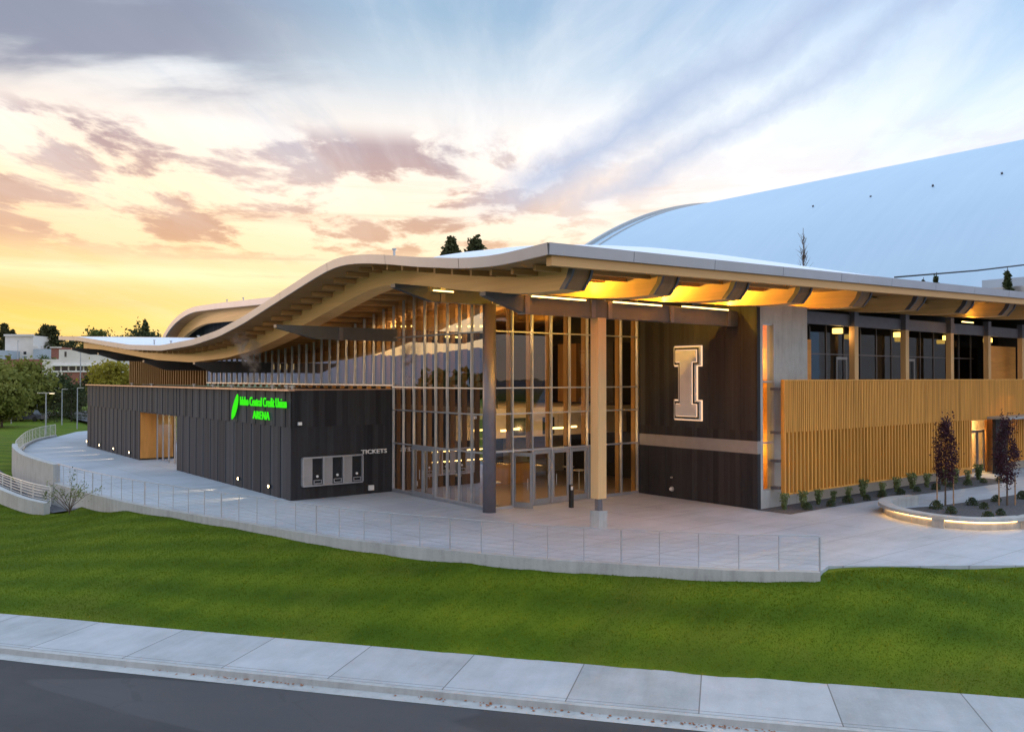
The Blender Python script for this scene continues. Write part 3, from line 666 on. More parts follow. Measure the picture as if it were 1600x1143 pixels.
# glulam beams
BXC = [18.85, 23.1, 27.2, 31.5, 36.3, 41.4, 46.7, 52.0, 57.3]
for k, xc in enumerate(BXC):
    yend = {0: 87.9, 1: 70, 2: 60}.get(k, 30)
    x0, x1 = xc-0.44, xc+0.44; ys_ = np.concatenate([[20.0], np.arange(20.6, yend, 0.7), [yend]])
    P = []
    for i, y in enumerate(ys_):
        yb = y+0.5 if i == 0 else y+ (0.25 if i == 1 else 0)
        zt, zb = PZ(y, xc)-0.322, PZ(yb, xc)-1.09
        zm = (zt+zb)/2; ym = y+0.16 if i == 0 else (y+yb)/2
        P.append([(x0, y, zt), (x0, ym, zm), (x0, yb, zb), (x1, yb, zb), (x1, ym, zm), (x1, y, zt), (x0, y, zt)])
    mb = MB().grid(P)
    b = mb.build('glulam_beam', M['beam_wood'], bld, fix=True)
    # end face and steel plates
    zt, zb = PZ(20, xc)-0.34, PZ(20.5, xc)-1.085; zm = (zt+zb)/2
    ef = MB(); ef.quad((x0+.01, 20.01, zt), (x1-.01, 20.01, zt), (x1-.01, 20.17, zm), (x0+.01, 20.17, zm)); ef.quad((x0+.01, 20.17, zm), (x1-.01, 20.17, zm), (x1-.01, 20.5, zb), (x0+.01, 20.5, zb))
    ef.build('beam_end', M['end_wood'], b)
    for xa, xb in ((x0-0.015, x0+0.075), (x1-0.075, x1+0.015)):
        pl_ = MB(); w = 0.17
        for (ya, za), (yb_, zb_) in (((20, zt), (20.16, zm)), ((20.16, zm), (20.5, zb))):
            pl_.hull8([(xa, yb_-0.06, zb_), (xb, yb_-0.06, zb_), (xb, yb_+w, zb_), (xa, yb_+w, zb_)], [(xa, ya-0.06, za), (xb, ya-0.06, za), (xb, ya+w, za), (xa, ya+w, za)])
        pl_.build('end_plate', M['steel_plate'], b)
# steel girders
def girder(y, xt, x1, zb, zt, w=0.34, taper=1.8, joints=()):
    mb = MB()
    poly = [(xt, y-w/2, zt-0.14), (xt+taper, y-w/2, zb), (x1, y-w/2, zb+0.0), (x1, y-w/2, zt), (xt, y-w/2, zt)]
    mb.extr(poly[::-1], (0, w, 0)); g = mb.build('steel_girder', M['girder_steel'], bld, fix=True)
    for x in joints: BX(x-0.11, x+0.11, y-w/2-0.05, y+w/2+0.05, zb-0.02, zt-0.02).build('stiffener', M['steel_plate'], g)
girder(23.9, 17.7, 32.6, 8.12, 8.80, joints=(19.55, 22.85, 23.75, 27.4, 31.2))
girder(30.0, 17.7, 31.8, 8.98, 9.60, joints=(20.0, 23.1, 27.2))
girder(38.0, 16.1, 22.6, 7.66, 8.28, 0.3, 2.0, joints=(19.4,))
girder(54.0, 17.6, 22.6, 6.12, 6.78, 0.4, 1.2)
girder(64.0, 17.3, 22.6, 6.35, 7.05, 0.4, 1.6)
girder(76.0, 17.0, 22.6, 7.2, 7.85, 0.4, 1.6)
girder(86.0, 17.0, 22.6, 7.95, 8.5, 0.4, 1.6)
# columns
c = thing('timber_column', None, None, (23.3, 23.9, 0), parent=bld)
BX(23.08, 23.52, 23.68, 24.10, 1.13, 8.12).build('shaft', M['column_wood'], c)
BX(23.19, 23.41, 23.79, 23.99, 0.66, 1.13).build('steel_shoe', M['steel_plate'], c)
BX(23.08, 23.55, 23.66, 24.12, 0.0, 0.66).build('plinth', M['concrete'], c)
MB().tube([(22.25, 29.55, 0), (22.25, 29.55, 9.0)], 0.29, 24).build('steel_column', M['column_steel'], bld, smooth=False)
for o in bld.children:
    if o.name.startswith('steel_column'): o.data.polygons.foreach_set('use_smooth', [len(p.vertices) == 4 for p in o.data.polygons])

# ------------------------------------------------------------ curtain walls
def curtain_x(X, ys_, zt_f, z0, rows, parent, name='curtain_wall', skip=0, gm='glass'):
    """glazing in a plane X = const; ys_ = mullion lines"""
    fr = MB(); w = 0.022
    for y in ys_[skip:]: fr.box(X-0.07, X+0.07, y-w, y+w, z0, zt_f(y))
    for z in rows:
        for a, b in zip(ys_[:-1], ys_[1:]): fr.box(X-0.06, X+0.06, min(a, b)+w, max(a, b)-w, z-0.03, z+0.03)
    f = fr.build(name, M['mullion'], parent)
    gl = MB()
    for a, b in zip(ys_[:-1], ys_[1:]):
        a, b = min(a, b), max(a, b); gl.quad((X, a, z0), (X, b, z0), (X, b, zt_f(b)), (X, a, zt_f(a)))
    gl.build('glass_pane', M[gm], f); return f
Y0, Y1 = 29.85, 38.02
ym = list(np.linspace(Y0+0.28, Y1-0.05, 9))
cw = curtain_x(22.45, ym, lambda y: PZ(y, 22.45)-0.40, 0.10, (0.14, 2.48, 4.17, 5.33, 7.84), bld)
BX(22.36, 22.55, ym[0], ym[-1], 0.0, 0.1).build('sill', M['door_frame'], cw)
# clerestory above the box
yc = list(np.arange(Y1+0.98, 66.5, 1.03))
cl = curtain_x(22.45, [Y1-0.05]+yc, lambda y: PZ(y, 22.45)-0.40, 5.36, (5.42,), bld, skip=1, gm='glass')
# batten wall further along
bw = MB(); bw.box(22.48, 22.6, 66.2, 87.4, 5.2, 5.25)
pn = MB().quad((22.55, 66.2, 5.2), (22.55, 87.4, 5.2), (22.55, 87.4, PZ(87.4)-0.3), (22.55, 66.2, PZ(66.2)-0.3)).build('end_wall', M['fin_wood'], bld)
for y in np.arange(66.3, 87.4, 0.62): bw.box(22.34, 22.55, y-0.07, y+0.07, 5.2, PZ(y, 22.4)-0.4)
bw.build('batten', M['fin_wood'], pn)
# timber fins behind the mullions
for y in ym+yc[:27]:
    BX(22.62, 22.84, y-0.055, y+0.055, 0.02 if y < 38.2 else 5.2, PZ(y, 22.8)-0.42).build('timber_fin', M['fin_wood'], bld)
# south face of the hall
xm = list(np.linspace(22.6, 31.82, 9))
fr = MB(); w = 0.03
YS = 29.85
for x in xm: fr.box(x-w, x+w, YS-0.07, YS+0.07, 0.0, PZ(YS, x)-0.4)
for z in (4.20, 5.35, 7.86, 9.0):
    for a, b in zip(xm[:-1], xm[1:]): fr.box(a+w, b-w, YS-0.06, YS+0.06, z-0.03, z+0.03)
for a, b in zip(xm[:-1], xm[1:]): fr.box(a+w, b-w, YS-0.06, YS+0.06, 2.50, 2.58)
for i in (0, 6, 7): fr.box(xm[i]+w, xm[i+1]-w, YS-0.06, YS+0.06, 0.0, 0.12)
cs = fr.build('curtain_wall', M['mullion'], bld)
gl = MB()
for i, (a, b) in enumerate(zip(xm[:-1], xm[1:])):
    zb = 2.56 if i in (1, 2, 3, 4, 5) else 0.1
    gl.quad((a, YS, zb), (b, YS, zb), (b, YS, PZ(YS, b)-0.4), (a, YS, PZ(YS, a)-0.4))
gl.build('glass_pane', M['glass_clear'], cs)
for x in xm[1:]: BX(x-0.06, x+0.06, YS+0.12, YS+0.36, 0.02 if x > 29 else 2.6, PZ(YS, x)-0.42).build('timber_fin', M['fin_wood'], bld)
def door(x0, x1, open_ang=0, hinge='l'):
    loc = Vector((x0 if hinge == 'l' else x1, YS, 0))
    d = thing('glass_door', None, None, loc, parent=bld)
    W = x1-x0; s = 1 if hinge == 'l' else -1
    def bx(a, b, z0, z1, y0=-0.03, y1=0.03): return (loc.x+min(a*s, b*s), loc.x+max(a*s, b*s), YS+y0, YS+y1, z0, z1)
    f = MB(); f.box(*bx(0.0, 0.13, 0.02, 2.48)); f.box(*bx(W-0.13, W, 0.02, 2.48)); f.box(*bx(0.13, W-0.13, 2.32, 2.48)); f.box(*bx(0.13, W-0.13, 0.02, 0.28))
    f.build('door_frame', M['door_frame'], d)
    g = MB(); g.quad(*[(loc.x+s*a, YS, z) for a, z in ((0.13, 0.28), (W-0.13, 0.28), (W-0.13, 2.32), (0.13, 2.32))]); g.build('glass_pane', M['glass_clear'], d)
    MB().tube([(loc.x+s*(W-0.2), YS-0.09, 0.85), (loc.x+s*(W-0.2), YS-0.09, 1.35)], 0.018, 8).build('handle', M['galv'], d)
    d.rotation_euler = (0, 0, open_ang)
door(xm[1]+0.05, xm[2]-0.15, R(-62), 'l')
for i in (2, 3, 4, 5): door(xm[i]+0.05, xm[i+1]-0.05, 0, 'l' if i % 2 == 0 else 'r')
# double door in the west face, framed in the curtain wall
d = thing('glass_door', None, None, (22.4, (ym[4]+ym[6])/2, 0), parent=bld)
f = MB(); ya, yb = ym[4], ym[6]
for a, b in ((ya, ya+0.10), (yb-0.10, yb), ((ya+yb)/2-0.09, (ya+yb)/2+0.09)): f.box(22.33, 22.42, a, b, 0.05, 2.5)
f.box(22.335, 22.42, ya+.1, yb-.1, 2.28, 2.5); f.box(22.335, 22.42, ya+.1, yb-.1, 0.05, 0.26); f.build('door_frame', M['door_frame'], d)
for s in (-1, 1): MB().tube([(22.27, (ya+yb)/2+s*0.16, 0.9), (22.27, (ya+yb)/2+s*0.16, 1.35)], 0.016, 8).build('handle', M['galv'], d)

# ------------------------------------------------------------ hall interior
BX(22.5, 48, 29.9, 86, -0.2, 0.012).build('interior_floor', M['interior_floor'], bld)
BX(36.0, 36.2, 29.9, 80, 0.0, 9.9).build('interior_wall', M['interior_dark'], bld)
BX(22.7, 36, 60, 60.2, 0.0, 5.0).build('interior_wall', M['interior_wall'], bld)
BX(25.6, 36.0, 33.4, 60, 3.95, 4.28).build('mezzanine_floor', M['interior_wall'], bld)
BX(30.8, 36.0, 40, 40.2, 0.0, 3.95).build('interior_wall', M['interior_wall'], bld)
BX(31.95, 36.0, 29.95, 30.1, 0.0, 9.6).build('interior_wall', M['interior_wall'], bld)
for x in (28.5, 33.0):
    BX(x, x+1.2, 39.6, 39.98, 0.9, 2.2).build('wall_panel', M['fin_wood'], bld)
BX(26.5, 30.5, 36.5, 37.2, 0.02, 1.1).build('lobby_counter', M['fin_wood'], bld)
BX(24.0, 36, 34.6, 34.75, 2.7, 3.95).build('bulkhead', M['interior_wall'], bld)
for x_ in (25.2, 27.6, 29.6): BX(x_, x_+0.8, 34.55, 34.6, 2.8, 3.7).build('menu_screen', M['win_dark'], bld)
for y in (33.5, 36.5, 39.5, 42.5, 45.5, 48.5, 52):
    BX(33.8, 35.9, y, y+1.6, 4.4, 7.8).build('wood_panel', M['fin_wood'] if y in (36.5, 45.5) else M['interior_dark'], bld)
BX(25.62, 25.68, 33.4, 60, 4.28, 5.25).build('guardrail', M['glass_dark'], bld)
BX(24.2, 29.6, 38.0, 38.3, 0.02, 2.6).build('menu_wall', M['interior_dark'], bld)
for k_, (xa_, xb_, z_) in enumerate([(24.6, 26.4, 1.85), (27.0, 28.9, 1.85), (24.8, 28.6, 1.30)]):
    BX(xa_, xb_, 37.93, 37.98, z_, z_+0.05).build('shelf_light', M['warm_light'], bld)
for k_, x_ in enumerate((24.9, 25.9, 27.2, 28.3)): BX(x_, x_+0.6, 37.9, 37.97, 1.95, 2.4).build('menu_board', M['grey_panel'], bld)
for k_, (x_, y_) in enumerate([(23.6, 31.0), (23.9, 34.2), (24.6, 36.0), (30.2, 32.4), (30.9, 34.0)]):
    tb = MB(); tb.tube([(x_, y_, 1.02), (x_, y_, 1.06)], 0.32, 16); tb.tube([(x_, y_, 0.02), (x_, y_, 1.02)], 0.03, 8); tb.tube([(x_, y_, 0.02), (x_, y_, 0.05)], 0.22, 12); tb.build('bar_table', M['galv'], bld)
BX(30.4, 31.6, 30.6, 30.7, 1.5, 2.3).build('notice_board', M['black_metal'], bld)
WARM = (1.0, 0.58, 0.22)
# pendant lamps of the hall
def pendant(x, y, z, l, label, ax='y', e=60):
    t = thing('pendant_lamp', label, 'lamp', (x, y, z), 'linear pendant lamps inside the hall')
    if ax == 'y': BX(x-0.05, x+0.05, y-l/2, y+l/2, z, z+0.09).build('light_tube', M['tube_light'], t)
    else: BX(x-l/2, x+l/2, y-0.05, y+0.05, z, z+0.09).build('light_tube', M['tube_light'], t)
    top = PZ(y, x)-0.4 if z > 4 else 3.95
    MB().tube([(x, y, z+0.09), (x, y, top)], 0.008, 4).build('suspension_wire', M['black_metal'], t)
    light('glow', 'POINT', (x, y, z-0.25), e*0.6, WARM, t, 0.15)
for i, (y, z) in enumerate([(31.5, 8.12), (32.3, 8.16), (33.2, 8.2), (34.06, 8.24), (37.9, 8.42), (38.6, 8.45), (39.35, 8.48), (40.0, 8.51)]):
    pendant(23.3, y, z, 0.55, ['short glowing lamp high behind the west glass, %s' % s for s in
            ('nearest the steel corner column', 'second from the steel corner column', 'third from the steel corner column', 'fourth from the steel corner column',
             'just beyond the gap in the row', 'second beyond the gap in the row', 'third beyond the gap in the row', 'farthest of the row from the corner column')][i], e=34)
for i, (x, y) in enumerate([(25.1, 32.0), (26.0, 32.6), (28.4, 32.0), (29.7, 32.4)]):
    pendant(x, y, 3.25, 0.62, ['low glowing pendant tube above the doors, %s' % s for s in ('leftmost, beside the steel column', 'second from the left', 'third from the left', 'rightmost, beside the timber column')][i], 'x', e=55)
pendant(24.6, 33.6, 3.2, 0.8, 'low glowing pendant tube behind the west glass just left of the steel column', 'x', e=45)
pendant(25.6, 37.0, 7.9, 1.2, 'glowing tube deep inside the hall high over the upper floor', 'x', e=420)
# linear lights on the girder
def girder_light(xa, xb, y, z, e, label):
    t = thing('linear_lamp', label, 'lamp', ((xa+xb)/2, y, z), 'linear lamps on the steel girders')
    BX(xa, xb, y-0.03, y+0.03, z, z+0.055).build('light_tube', M['tube_light'], t)
    BX(xa-0.03, xb+0.03, y-0.05, y+0.05, z-0.03, z-0.002).build('housing', M['black_metal'], t)
    light('glow', 'AREA', ((xa+xb)/2, y-0.02, z+0.10), e*1.2, (1.0, 0.56, 0.06), t, size=(xb-xa, 0.10), aim=(0, -0.45, 1))
    if e > 100:
        for q in (0.12, 0.6): light('glow', 'POINT', (xa+(xb-xa)*q, y+0.15, z+0.30), e*0.55, (1.0, 0.56, 0.05), t)
girder_light(19.75, 22.4, 23.66, 8.72, 200, 'long bright lamp tube on the steel girder left of the timber column')
girder_light(23.9, 26.7, 23.66, 8.74, 230, 'first bright lamp tube right of the timber column under the eave')
girder_light(28.0, 31.1, 23.66, 8.78, 230, 'second bright lamp tube right of the timber column near the concrete wall')
girder_light(32.6, 34.8, 24.2, 9.0, 150, 'lamp tube behind the top of the concrete wall under the eave')
girder_light(19.5, 20.5, 29.76, 9.40, 24, 'short lamp tube on the girder left of the steel column under the edge beam')

# ------------------------------------------------------------ ticket box (west wing)
def clad(poly_line, z0, z1, name, m, parent, saw=0.03, w=1.25, tier=3.45, flip=False):
    """saw-tooth cladding panels along a plan line"""
    L = [np.array(p, float) for p in poly_line]; mb = MB(); s = float(L[0][0])*3.7+float(L[0][1])*5.0
    for a, b in zip(L[:-1], L[1:]):
        D = np.linalg.norm(b-a); t_ = (b-a)/D; nn = np.array([t_[1], -t_[0]])*(-1 if flip else 1); n = max(1, int(round(D/w)))
        for zz0, zz1, ph in ((z0, min(tier, z1), 0.0), (min(tier, z1), z1, 0.5)):
            if zz1-zz0 < 0.01: continue
            ex = 0.02 if ph else 0
            for k in range(n+(1 if ph else 0)):
                u0 = max(0, (k-ph)*D/n); u1 = min(D, (k+1-ph)*D/n)
                p0 = a+t_*u0+nn*ex; p1 = a+t_*u1+nn*(saw+ex); p2 = a+t_*u1+nn*ex
                mb.quad((p0[0], p0[1], zz0), (p1[0], p1[1], zz0), (p1[0], p1[1], zz1), (p0[0], p0[1], zz1), [(s+u0, zz0), (s+u1-.01, zz0), (s+u1-.01, zz1), (s+u0, zz1)])
                mb.quad((p1[0], p1[1], zz0), (p2[0], p2[1], zz0), (p2[0], p2[1], zz1), (p1[0], p1[1], zz1), [(s+u1-.01, zz0), (s+u1, zz0), (s+u1, zz1), (s+u1-.01, zz1)])
                if ph: mb.tri((p0[0], p0[1], zz0), (p1[0], p1[1], zz0), (p2[0], p2[1], zz0))
        s += D
    return mb.build(name, m, parent, uv=True)
XB = 16.95
OY0, OY1, OZ = 55.2, 63.4, 3.38
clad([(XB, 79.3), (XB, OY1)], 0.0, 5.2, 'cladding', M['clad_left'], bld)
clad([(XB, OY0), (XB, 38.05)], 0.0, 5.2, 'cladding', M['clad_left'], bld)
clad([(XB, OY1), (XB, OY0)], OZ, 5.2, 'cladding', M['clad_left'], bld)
clad([(XB, 38.05), (22.4, 38.05)], 0.0, 5.2, 'cladding', M['clad_dark'], bld, saw=0.02, w=0.6)
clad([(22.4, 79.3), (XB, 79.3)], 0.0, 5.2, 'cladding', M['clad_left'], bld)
BX(XB+0.06, 22.4, 38.1, 79.25, 5.02, 5.16).build('wing_roof', M['copper_cap'], bld)
cp = MB(); cp.box(XB-0.18, XB+0.12, 37.96, 79.35, 5.17, 5.25); cp.box(XB+0.12, 22.38, 37.98, 38.2, 5.20, 5.25)
cp.build('coping', M['copper_cap'], bld)
# recessed entrance
rec = MB(); rec.box(XB+0.02, 18.15, OY1, OY1+0.12, 0.12, OZ); rec.box(XB+0.02, 18.15, OY0-0.12, OY0, 0.0, OZ); rec.box(XB+0.02, 18.15, OY0, OY1, OZ, OZ+0.1)
en = rec.build('entrance_surround', M['jamb_wood'], bld)
fr = MB()
for y in np.linspace(OY0+0.05, OY1-0.05, 7): fr.box(18.05, 18.17, y-0.035, y+0.035, 0, OZ)
ew = fr.build('window', M['mullion'], bld); MB().quad((18.1, OY0, 0), (18.1, OY1, 0), (18.1, OY1, OZ), (18.1, OY0, OZ)).build('glass_pane', M['glass'], ew)
BX(20.5, 20.7, 50, 68, 0.0, 4.5).build('interior_wall', M['interior_wall'], bld)
BX(18.2, 20.4, 50, 68, 3.6, 3.7).build('interior_ceiling', M['panel_wood'], bld)
t = thing('ceiling_lamp', 'warm lamp inside the recessed side entrance of the dark wing', 'lamp', (19.3, 58, 3.4)); BX(19.0, 19.6, 57, 60, 3.5, 3.56).build('lamp_panel', M['warm_light'], t)
light('glow', 'POINT', (19.3, 58.5, 2.9), 60, (1.0, 0.7, 0.15), t, 0.2)
# small steel canopies / mushrooms on the wing roof
for i, y in enumerate([39.4, 41.2, 44.2, 47.5, 52, 57, 63, 70]):
    x = 17.6 + 0.5*(i % 3)
    v = thing('roof_vent', None, None, (x, y, 5.16), parent=bld)
    MB().tube([(x, y, 5.1), (x, y, 5.34)], 0.07, 8).build('vent_pipe', M['galv'], v); MB().tube([(x, y, 5.34), (x, y, 5.40)], 0.14, 10).build('vent_cap', M['galv'], v)
# wall step lights
for i, (y, z) in enumerate([(79.0, .37), (74.6, .33), (70.2, .33), (65.8, .33), (44.5, .40), (40.45, .40)]):
    lb = ('small glowing wall light low on the dark wing, %s' % ['at its far corner', 'second from its far corner', 'third from its far corner', 'just beyond the recessed entrance',
          'below the green sign', 'nearest the ticket corner'][i])
    t = thing('wall_light', lb, 'wall light', (XB-0.2, y, z), 'small wall lights along the dark wing')
    MB().tube([(XB-0.02, y, z+0.06), (XB-0.12, y, z+0.06)], 0.085, 12).build('housing', M['black_metal'], t)
    MB().tube([(XB-0.122, y, z+0.06), (XB-0.135, y, z+0.06)], 0.07, 12).build('lens', M['step_light'], t)
    light('beam', 'SPOT', (XB-0.18, y, z+0.08), 260, (1.0, 0.72, 0.42), t, 0.04, aim=(-1, 0, -0.16), spot=R(34), blend=0.8)
# ticket windows
tk = thing('ticket_window', None, None, (19, 37.9, 0.65), parent=bld)
f = MB(); X0, X1 = 17.45, 20.62; f.box(X0, X1, 37.80, 38.0, 1.95, 2.02); f.box(X0, X1, 37.80, 38.0, 0.62, 0.68)
bays = np.linspace(X0, X1, 4)
for x in bays: f.box(x-0.035, x+0.035, 37.8, 38.0, 0.68, 1.95)
f.build('window_frame', M['mullion'], tk)
for a, b in zip(bays[:-1], bays[1:]):
    a += 0.035; b -= 0.035; m_ = a+(b-a)*0.48
    BX(a, m_, 37.90, 37.98, 0.68, 1.95).build('side_panel', M['grey_panel'], tk)
    BX(m_, b, 37.93, 37.98, 0.68, 1.95).build('dark_pane', M['win_dark'], tk)
    tr = MB(); tr.box(m_+0.05, b-0.05, 37.84, 37.9, 0.72, 0.76); tr.box(m_+0.05, b-0.05, 37.84, 37.9, 0.88, 0.91); tr.box(m_+0.05, m_+0.08, 37.84, 37.9, 0.76, 0.88); tr.box(b-0.08, b-0.05, 37.84, 37.9, 0.76, 0.88)
    tr.build('cash_tray', M['mullion'], tk)
    MB().tube([((m_+b)/2, 37.92, 1.08), ((m_+b)/2, 37.88, 1.08)], 0.06, 12).build('speak_through', M['letter_white'], tk)
# text
def text(name, s, size, m, origin, xa, ya, width, height, depth, parent, shear=0, fontw=0.0):
    cu = bpy.data.curves.new(name, 'FONT'); cu.body = s; cu.extrude = 0.5; cu.offset = fontw; cu.space_character = 1.02; cu.resolution_u = 3
    to = bpy.data.objects.new(name, cu); col.objects.link(to); bpy.context.view_layer.update()
    me = bpy.data.meshes.new_from_object(to.evaluated_get(bpy.context.evaluated_depsgraph_get())); col.objects.unlink(to); bpy.data.objects.remove(to)
    co = np.empty(len(me.vertices)*3); me.vertices.foreach_get('co', co); co = co.reshape(-1, 3)
    lo, hi = co.min(0), co.max(0); co[:, 0] = (co[:, 0]-lo[0])/(hi[0]-lo[0])*width; co[:, 1] = (co[:, 1]-lo[1])/(hi[1]-lo[1])*height; co[:, 2] = (co[:, 2]-lo[2])/(hi[2]-lo[2])*depth
    base = np.array(BASE[parent.name]) if parent else np.zeros(3)
    xa, ya = np.array(xa, float), np.array(ya, float); za = np.cross(xa, ya)
    W = np.array(origin)-base + co[:, :1]*xa + co[:, 1:2]*ya + co[:, 2:]*za
    me.vertices.foreach_set('co', W.ravel()); me.materials.clear(); me.materials.append(m); me.name = name; me.update()
    o = bpy.data.objects.new(name, me); col.objects.link(o); o.parent = parent; return o
sg = thing('arena_sign', 'glowing green sign with feather mark and lettering high on the dark wing', 'sign', (XB-0.10, 42, 3.6))
text('sign_lettering', 'Idaho Central Credit Union', 1, M['sign_green'], (XB-0.10, 44.2, 4.36), (0, -1, 0), (0, 0, 1), 5.85, 0.46, 0.05, sg, fontw=0.0)
text('sign_lettering', 'ARENA', 1, M['sign_green'], (XB-0.10, 42.45, 3.72), (0, -1, 0), (0, 0, 1), 2.10, 0.40, 0.05, sg, fontw=0.0)
# leaf-like mark: a slanted sheaf of blades
lg = MB()
def YZ(y, z): return (XB-0.10, y, z)
# slender leaf outline cut into slanted blades
NB = 8
for k in range(NB):
    u0, u1 = k/NB, (k+0.80)/NB
    def pt(u, side):
        yc_ = 45.25-0.62*u; zc_ = 3.62+1.30*u; w_ = 0.36*math.sin(math.pi*min(1, 0.10+0.88*u))**0.8
        return YZ(yc_+side*w_ + 0.0, zc_+side*w_*0.35*-1)
    lg.extr([pt(u0, 1), pt(u1, 1), pt(min(1, u1+0.06), -1), pt(min(1, u0+0.06), -1)], (-0.05, 0, 0))
lg.build('feather_mark', M['sign_green'], sg, fix=True)
ts = thing('tickets_sign', 'small white raised lettering reading TICKETS above the ticket windows', 'sign', (21.3, 37.95, 1.9))
text('sign_lettering', 'TICKETS', 1, M['letter_white'], (20.6, 38.0, 2.0), (1, 0, 0), (0, 0, 1), 1.45, 0.21, 0.08, ts, fontw=0.012)
o = tag(BX(21.02, 21.30, 37.9, 38.02, 0.17, 0.42).build('junction_box', M['letter_white']), 'small white metal box low on the dark ticket wall', 'box')
o = tag(BX(17.25, 17.42, 37.9, 38.02, 3.55, 3.70).build('security_camera', M['letter_white']), 'small pale square fitting high on the ticket wall near its corner', 'camera')

# ------------------------------------------------------------ dark wall with the big letter
XI, YA, YB = 31.9, 22.72, 29.78
clad([(XI, YB), (XI, YA)], 0.0, 2.44, 'cladding', M['clad_dark'], bld, saw=0.012, w=0.9, tier=9)
clad([(XI, YB), (XI, YA)], 3.0, 9.2, 'cladding', M['clad_dark'], bld, saw=0.012, w=0.9, tier=9, flip=False)
BX(XI-0.02, XI+0.22, YA, YB, 2.44, 3.0).build('wall_band', M['band_grey'], bld)
BX(XI+0.02, XI+0.24, YA+0.01, YB, 0.0, 9.25).build('wall_core', M['clad_dark'], bld)
def Ishape(yc, z0, z1, W, fh_, sw_, x):
    return [(x, yc-W/2, z0), (x, yc+W/2, z0), (x, yc+W/2, z0+fh_), (x, yc+sw_/2, z0+fh_), (x, yc+sw_/2, z1-fh_), (x, yc+W/2, z1-fh_), (x, yc+W/2, z1), (x, yc-W/2, z1), (x, yc-W/2, z1-fh_), (x, yc-sw_/2, z1-fh_), (x, yc-sw_/2, z0+fh_), (x, yc-W/2, z0+fh_)]
def inset(yc, z0, z1, W, fh_, sw_, d, x): return Ishape(yc, z0+d, z1-d, W-2*d, fh_-0*d-0.0, sw_-2*d, x) if False else [
    (x, yc-W/2+d, z0+d), (x, yc+W/2-d, z0+d), (x, yc+W/2-d, z0+fh_-d), (x, yc+sw_/2-d, z0+fh_-d), (x, yc+sw_/2-d, z1-fh_+d), (x, yc+W/2-d, z1-fh_+d), (x, yc+W/2-d, z1-d), (x, yc-W/2+d, z1-d), (x, yc-W/2+d, z1-fh_+d), (x, yc-sw_/2+d, z1-fh_+d), (x, yc-sw_/2+d, z0+fh_-d), (x, yc-W/2+d, z0+fh_-d)]
ls = thing('letter_sign', 'big backlit block letter I mounted on the dark wall beside the entrance', 'sign', (XI-0.1, 26.53, 3.8))
A = (26.53, 3.78, 7.32, 1.66, 0.98, 1.12)
MB().extr(inset(*A, 0.0, XI-0.06), (-0.05, 0, 0)).build('glow_rim', M['halo_light'], ls, fix=True)
MB().extr(inset(*A, 0.045, XI-0.115), (-0.10, 0, 0)).build('letter_rim', M['sign_face'], ls, fix=True)
MB().extr(inset(*A, 0.10, XI-0.2155), (-0.012, 0, 0)).build('dark_inlay', M['black_metal'], ls, fix=True)
MB().extr(inset(*A, 0.185, XI-0.2285), (-0.012, 0, 0)).build('inner_glow', M['halo_light'], ls, fix=True)
MB().extr(inset(*A, 0.215, XI-0.2415), (-0.07, 0, 0)).build('letter_face', M['sign_face'], ls, fix=True)
hy = thing('wall_hydrant', 'small white hose fitting low on the dark wall under the big letter', 'hydrant', (XI-0.1, 27.2, 0.3))
MB().tube([(XI-0.02, 27.6, 0.42), (XI-0.16, 27.6, 0.42)], 0.07, 10).build('valve', M['letter_white'], hy); MB().tube([(XI-0.02, 27.6, 0.42), (XI-0.07, 27.6, 0.42)], 0.12, 12).build('flange', M['galv'], hy)
MB().tube([(XI-0.02, 27.6, 0.98), (XI-0.12, 27.6, 0.98)], 0.04, 8).build('cap', M['galv'], hy)

# concrete pier with tall slot window
YC = 22.75
pc = MB(); pc.box(32.16, 32.34, YC, YC+0.35, 0.0, 9.0); pc.box(33.16, 35.85, YC, YC+0.35, 0.0, 9.12); pc.box(32.34, 33.16, YC, YC+0.35, 0.0, 0.78); pc.box(32.34, 33.16, YC, YC+0.35, 8.22, 9.0)
pc.build('concrete_wall', M['concrete'], bld)
BX(35.50, 35.85, YC+0.35, 29.8, 0.0, 9.12).build('concrete_wall', M['concrete'], bld)
wf = MB()
for z in (0.80, 2.9, 5.62, 8.2): wf.box(32.39, 33.11, YC+0.03, YC+0.10, z-0.04, z+0.04)
wf.box(32.34, 32.39, YC+0.03, YC+0.10, 0.78, 8.22); wf.box(33.11, 33.16, YC-0.05, YC+0.10, 0.78, 8.22)
wn = wf.build('window', M['mullion'], bld); MB().quad((32.39, YC+0.06, .8), (33.11, YC+0.06, .8), (33.11, YC+0.06, 8.2), (32.39, YC+0.06, 8.2)).build('glass_pane', M['glass_clear'], wn)
BX(33.7, 33.8, 23.15, 25, 0, 8.9).build('interior_wall', M['panel_wood'], bld)
BX(32.3, 33.7, 25.0, 25.1, 0, 8.9).build('interior_wall', M['panel_wood'], bld)
hb = MB(); hb.tube([(32.9, 23.6, 2.3), (32.6, 23.8, 3.6), (32.95, 23.7, 4.6), (33.0, 23.7, 5.2)], 0.05, 6); hb.box(32.45, 33.1, 23.5, 23.6, 2.15, 2.3); hb.build('stair_rail', M['black_metal'], bld)
t = thing('hidden_lamp', 'added unseen lamp for the warm glow in the tall slot window', 'lamp', (34.3, 23.6, 6)); BX(34.3, 34.4, 24.6, 24.7, 5, 7).build('light_tube', M['warm_light'], t)  # unseen tube added behind the panel; the points below make the window glow
light('glow', 'POINT', (32.9, 24.3, 6.6), 120, (1.0, 0.60, 0.14), t, 0.1); light('glow', 'POINT', (32.9, 24.3, 2.6), 100, (1.0, 0.60, 0.14), t, 0.1)

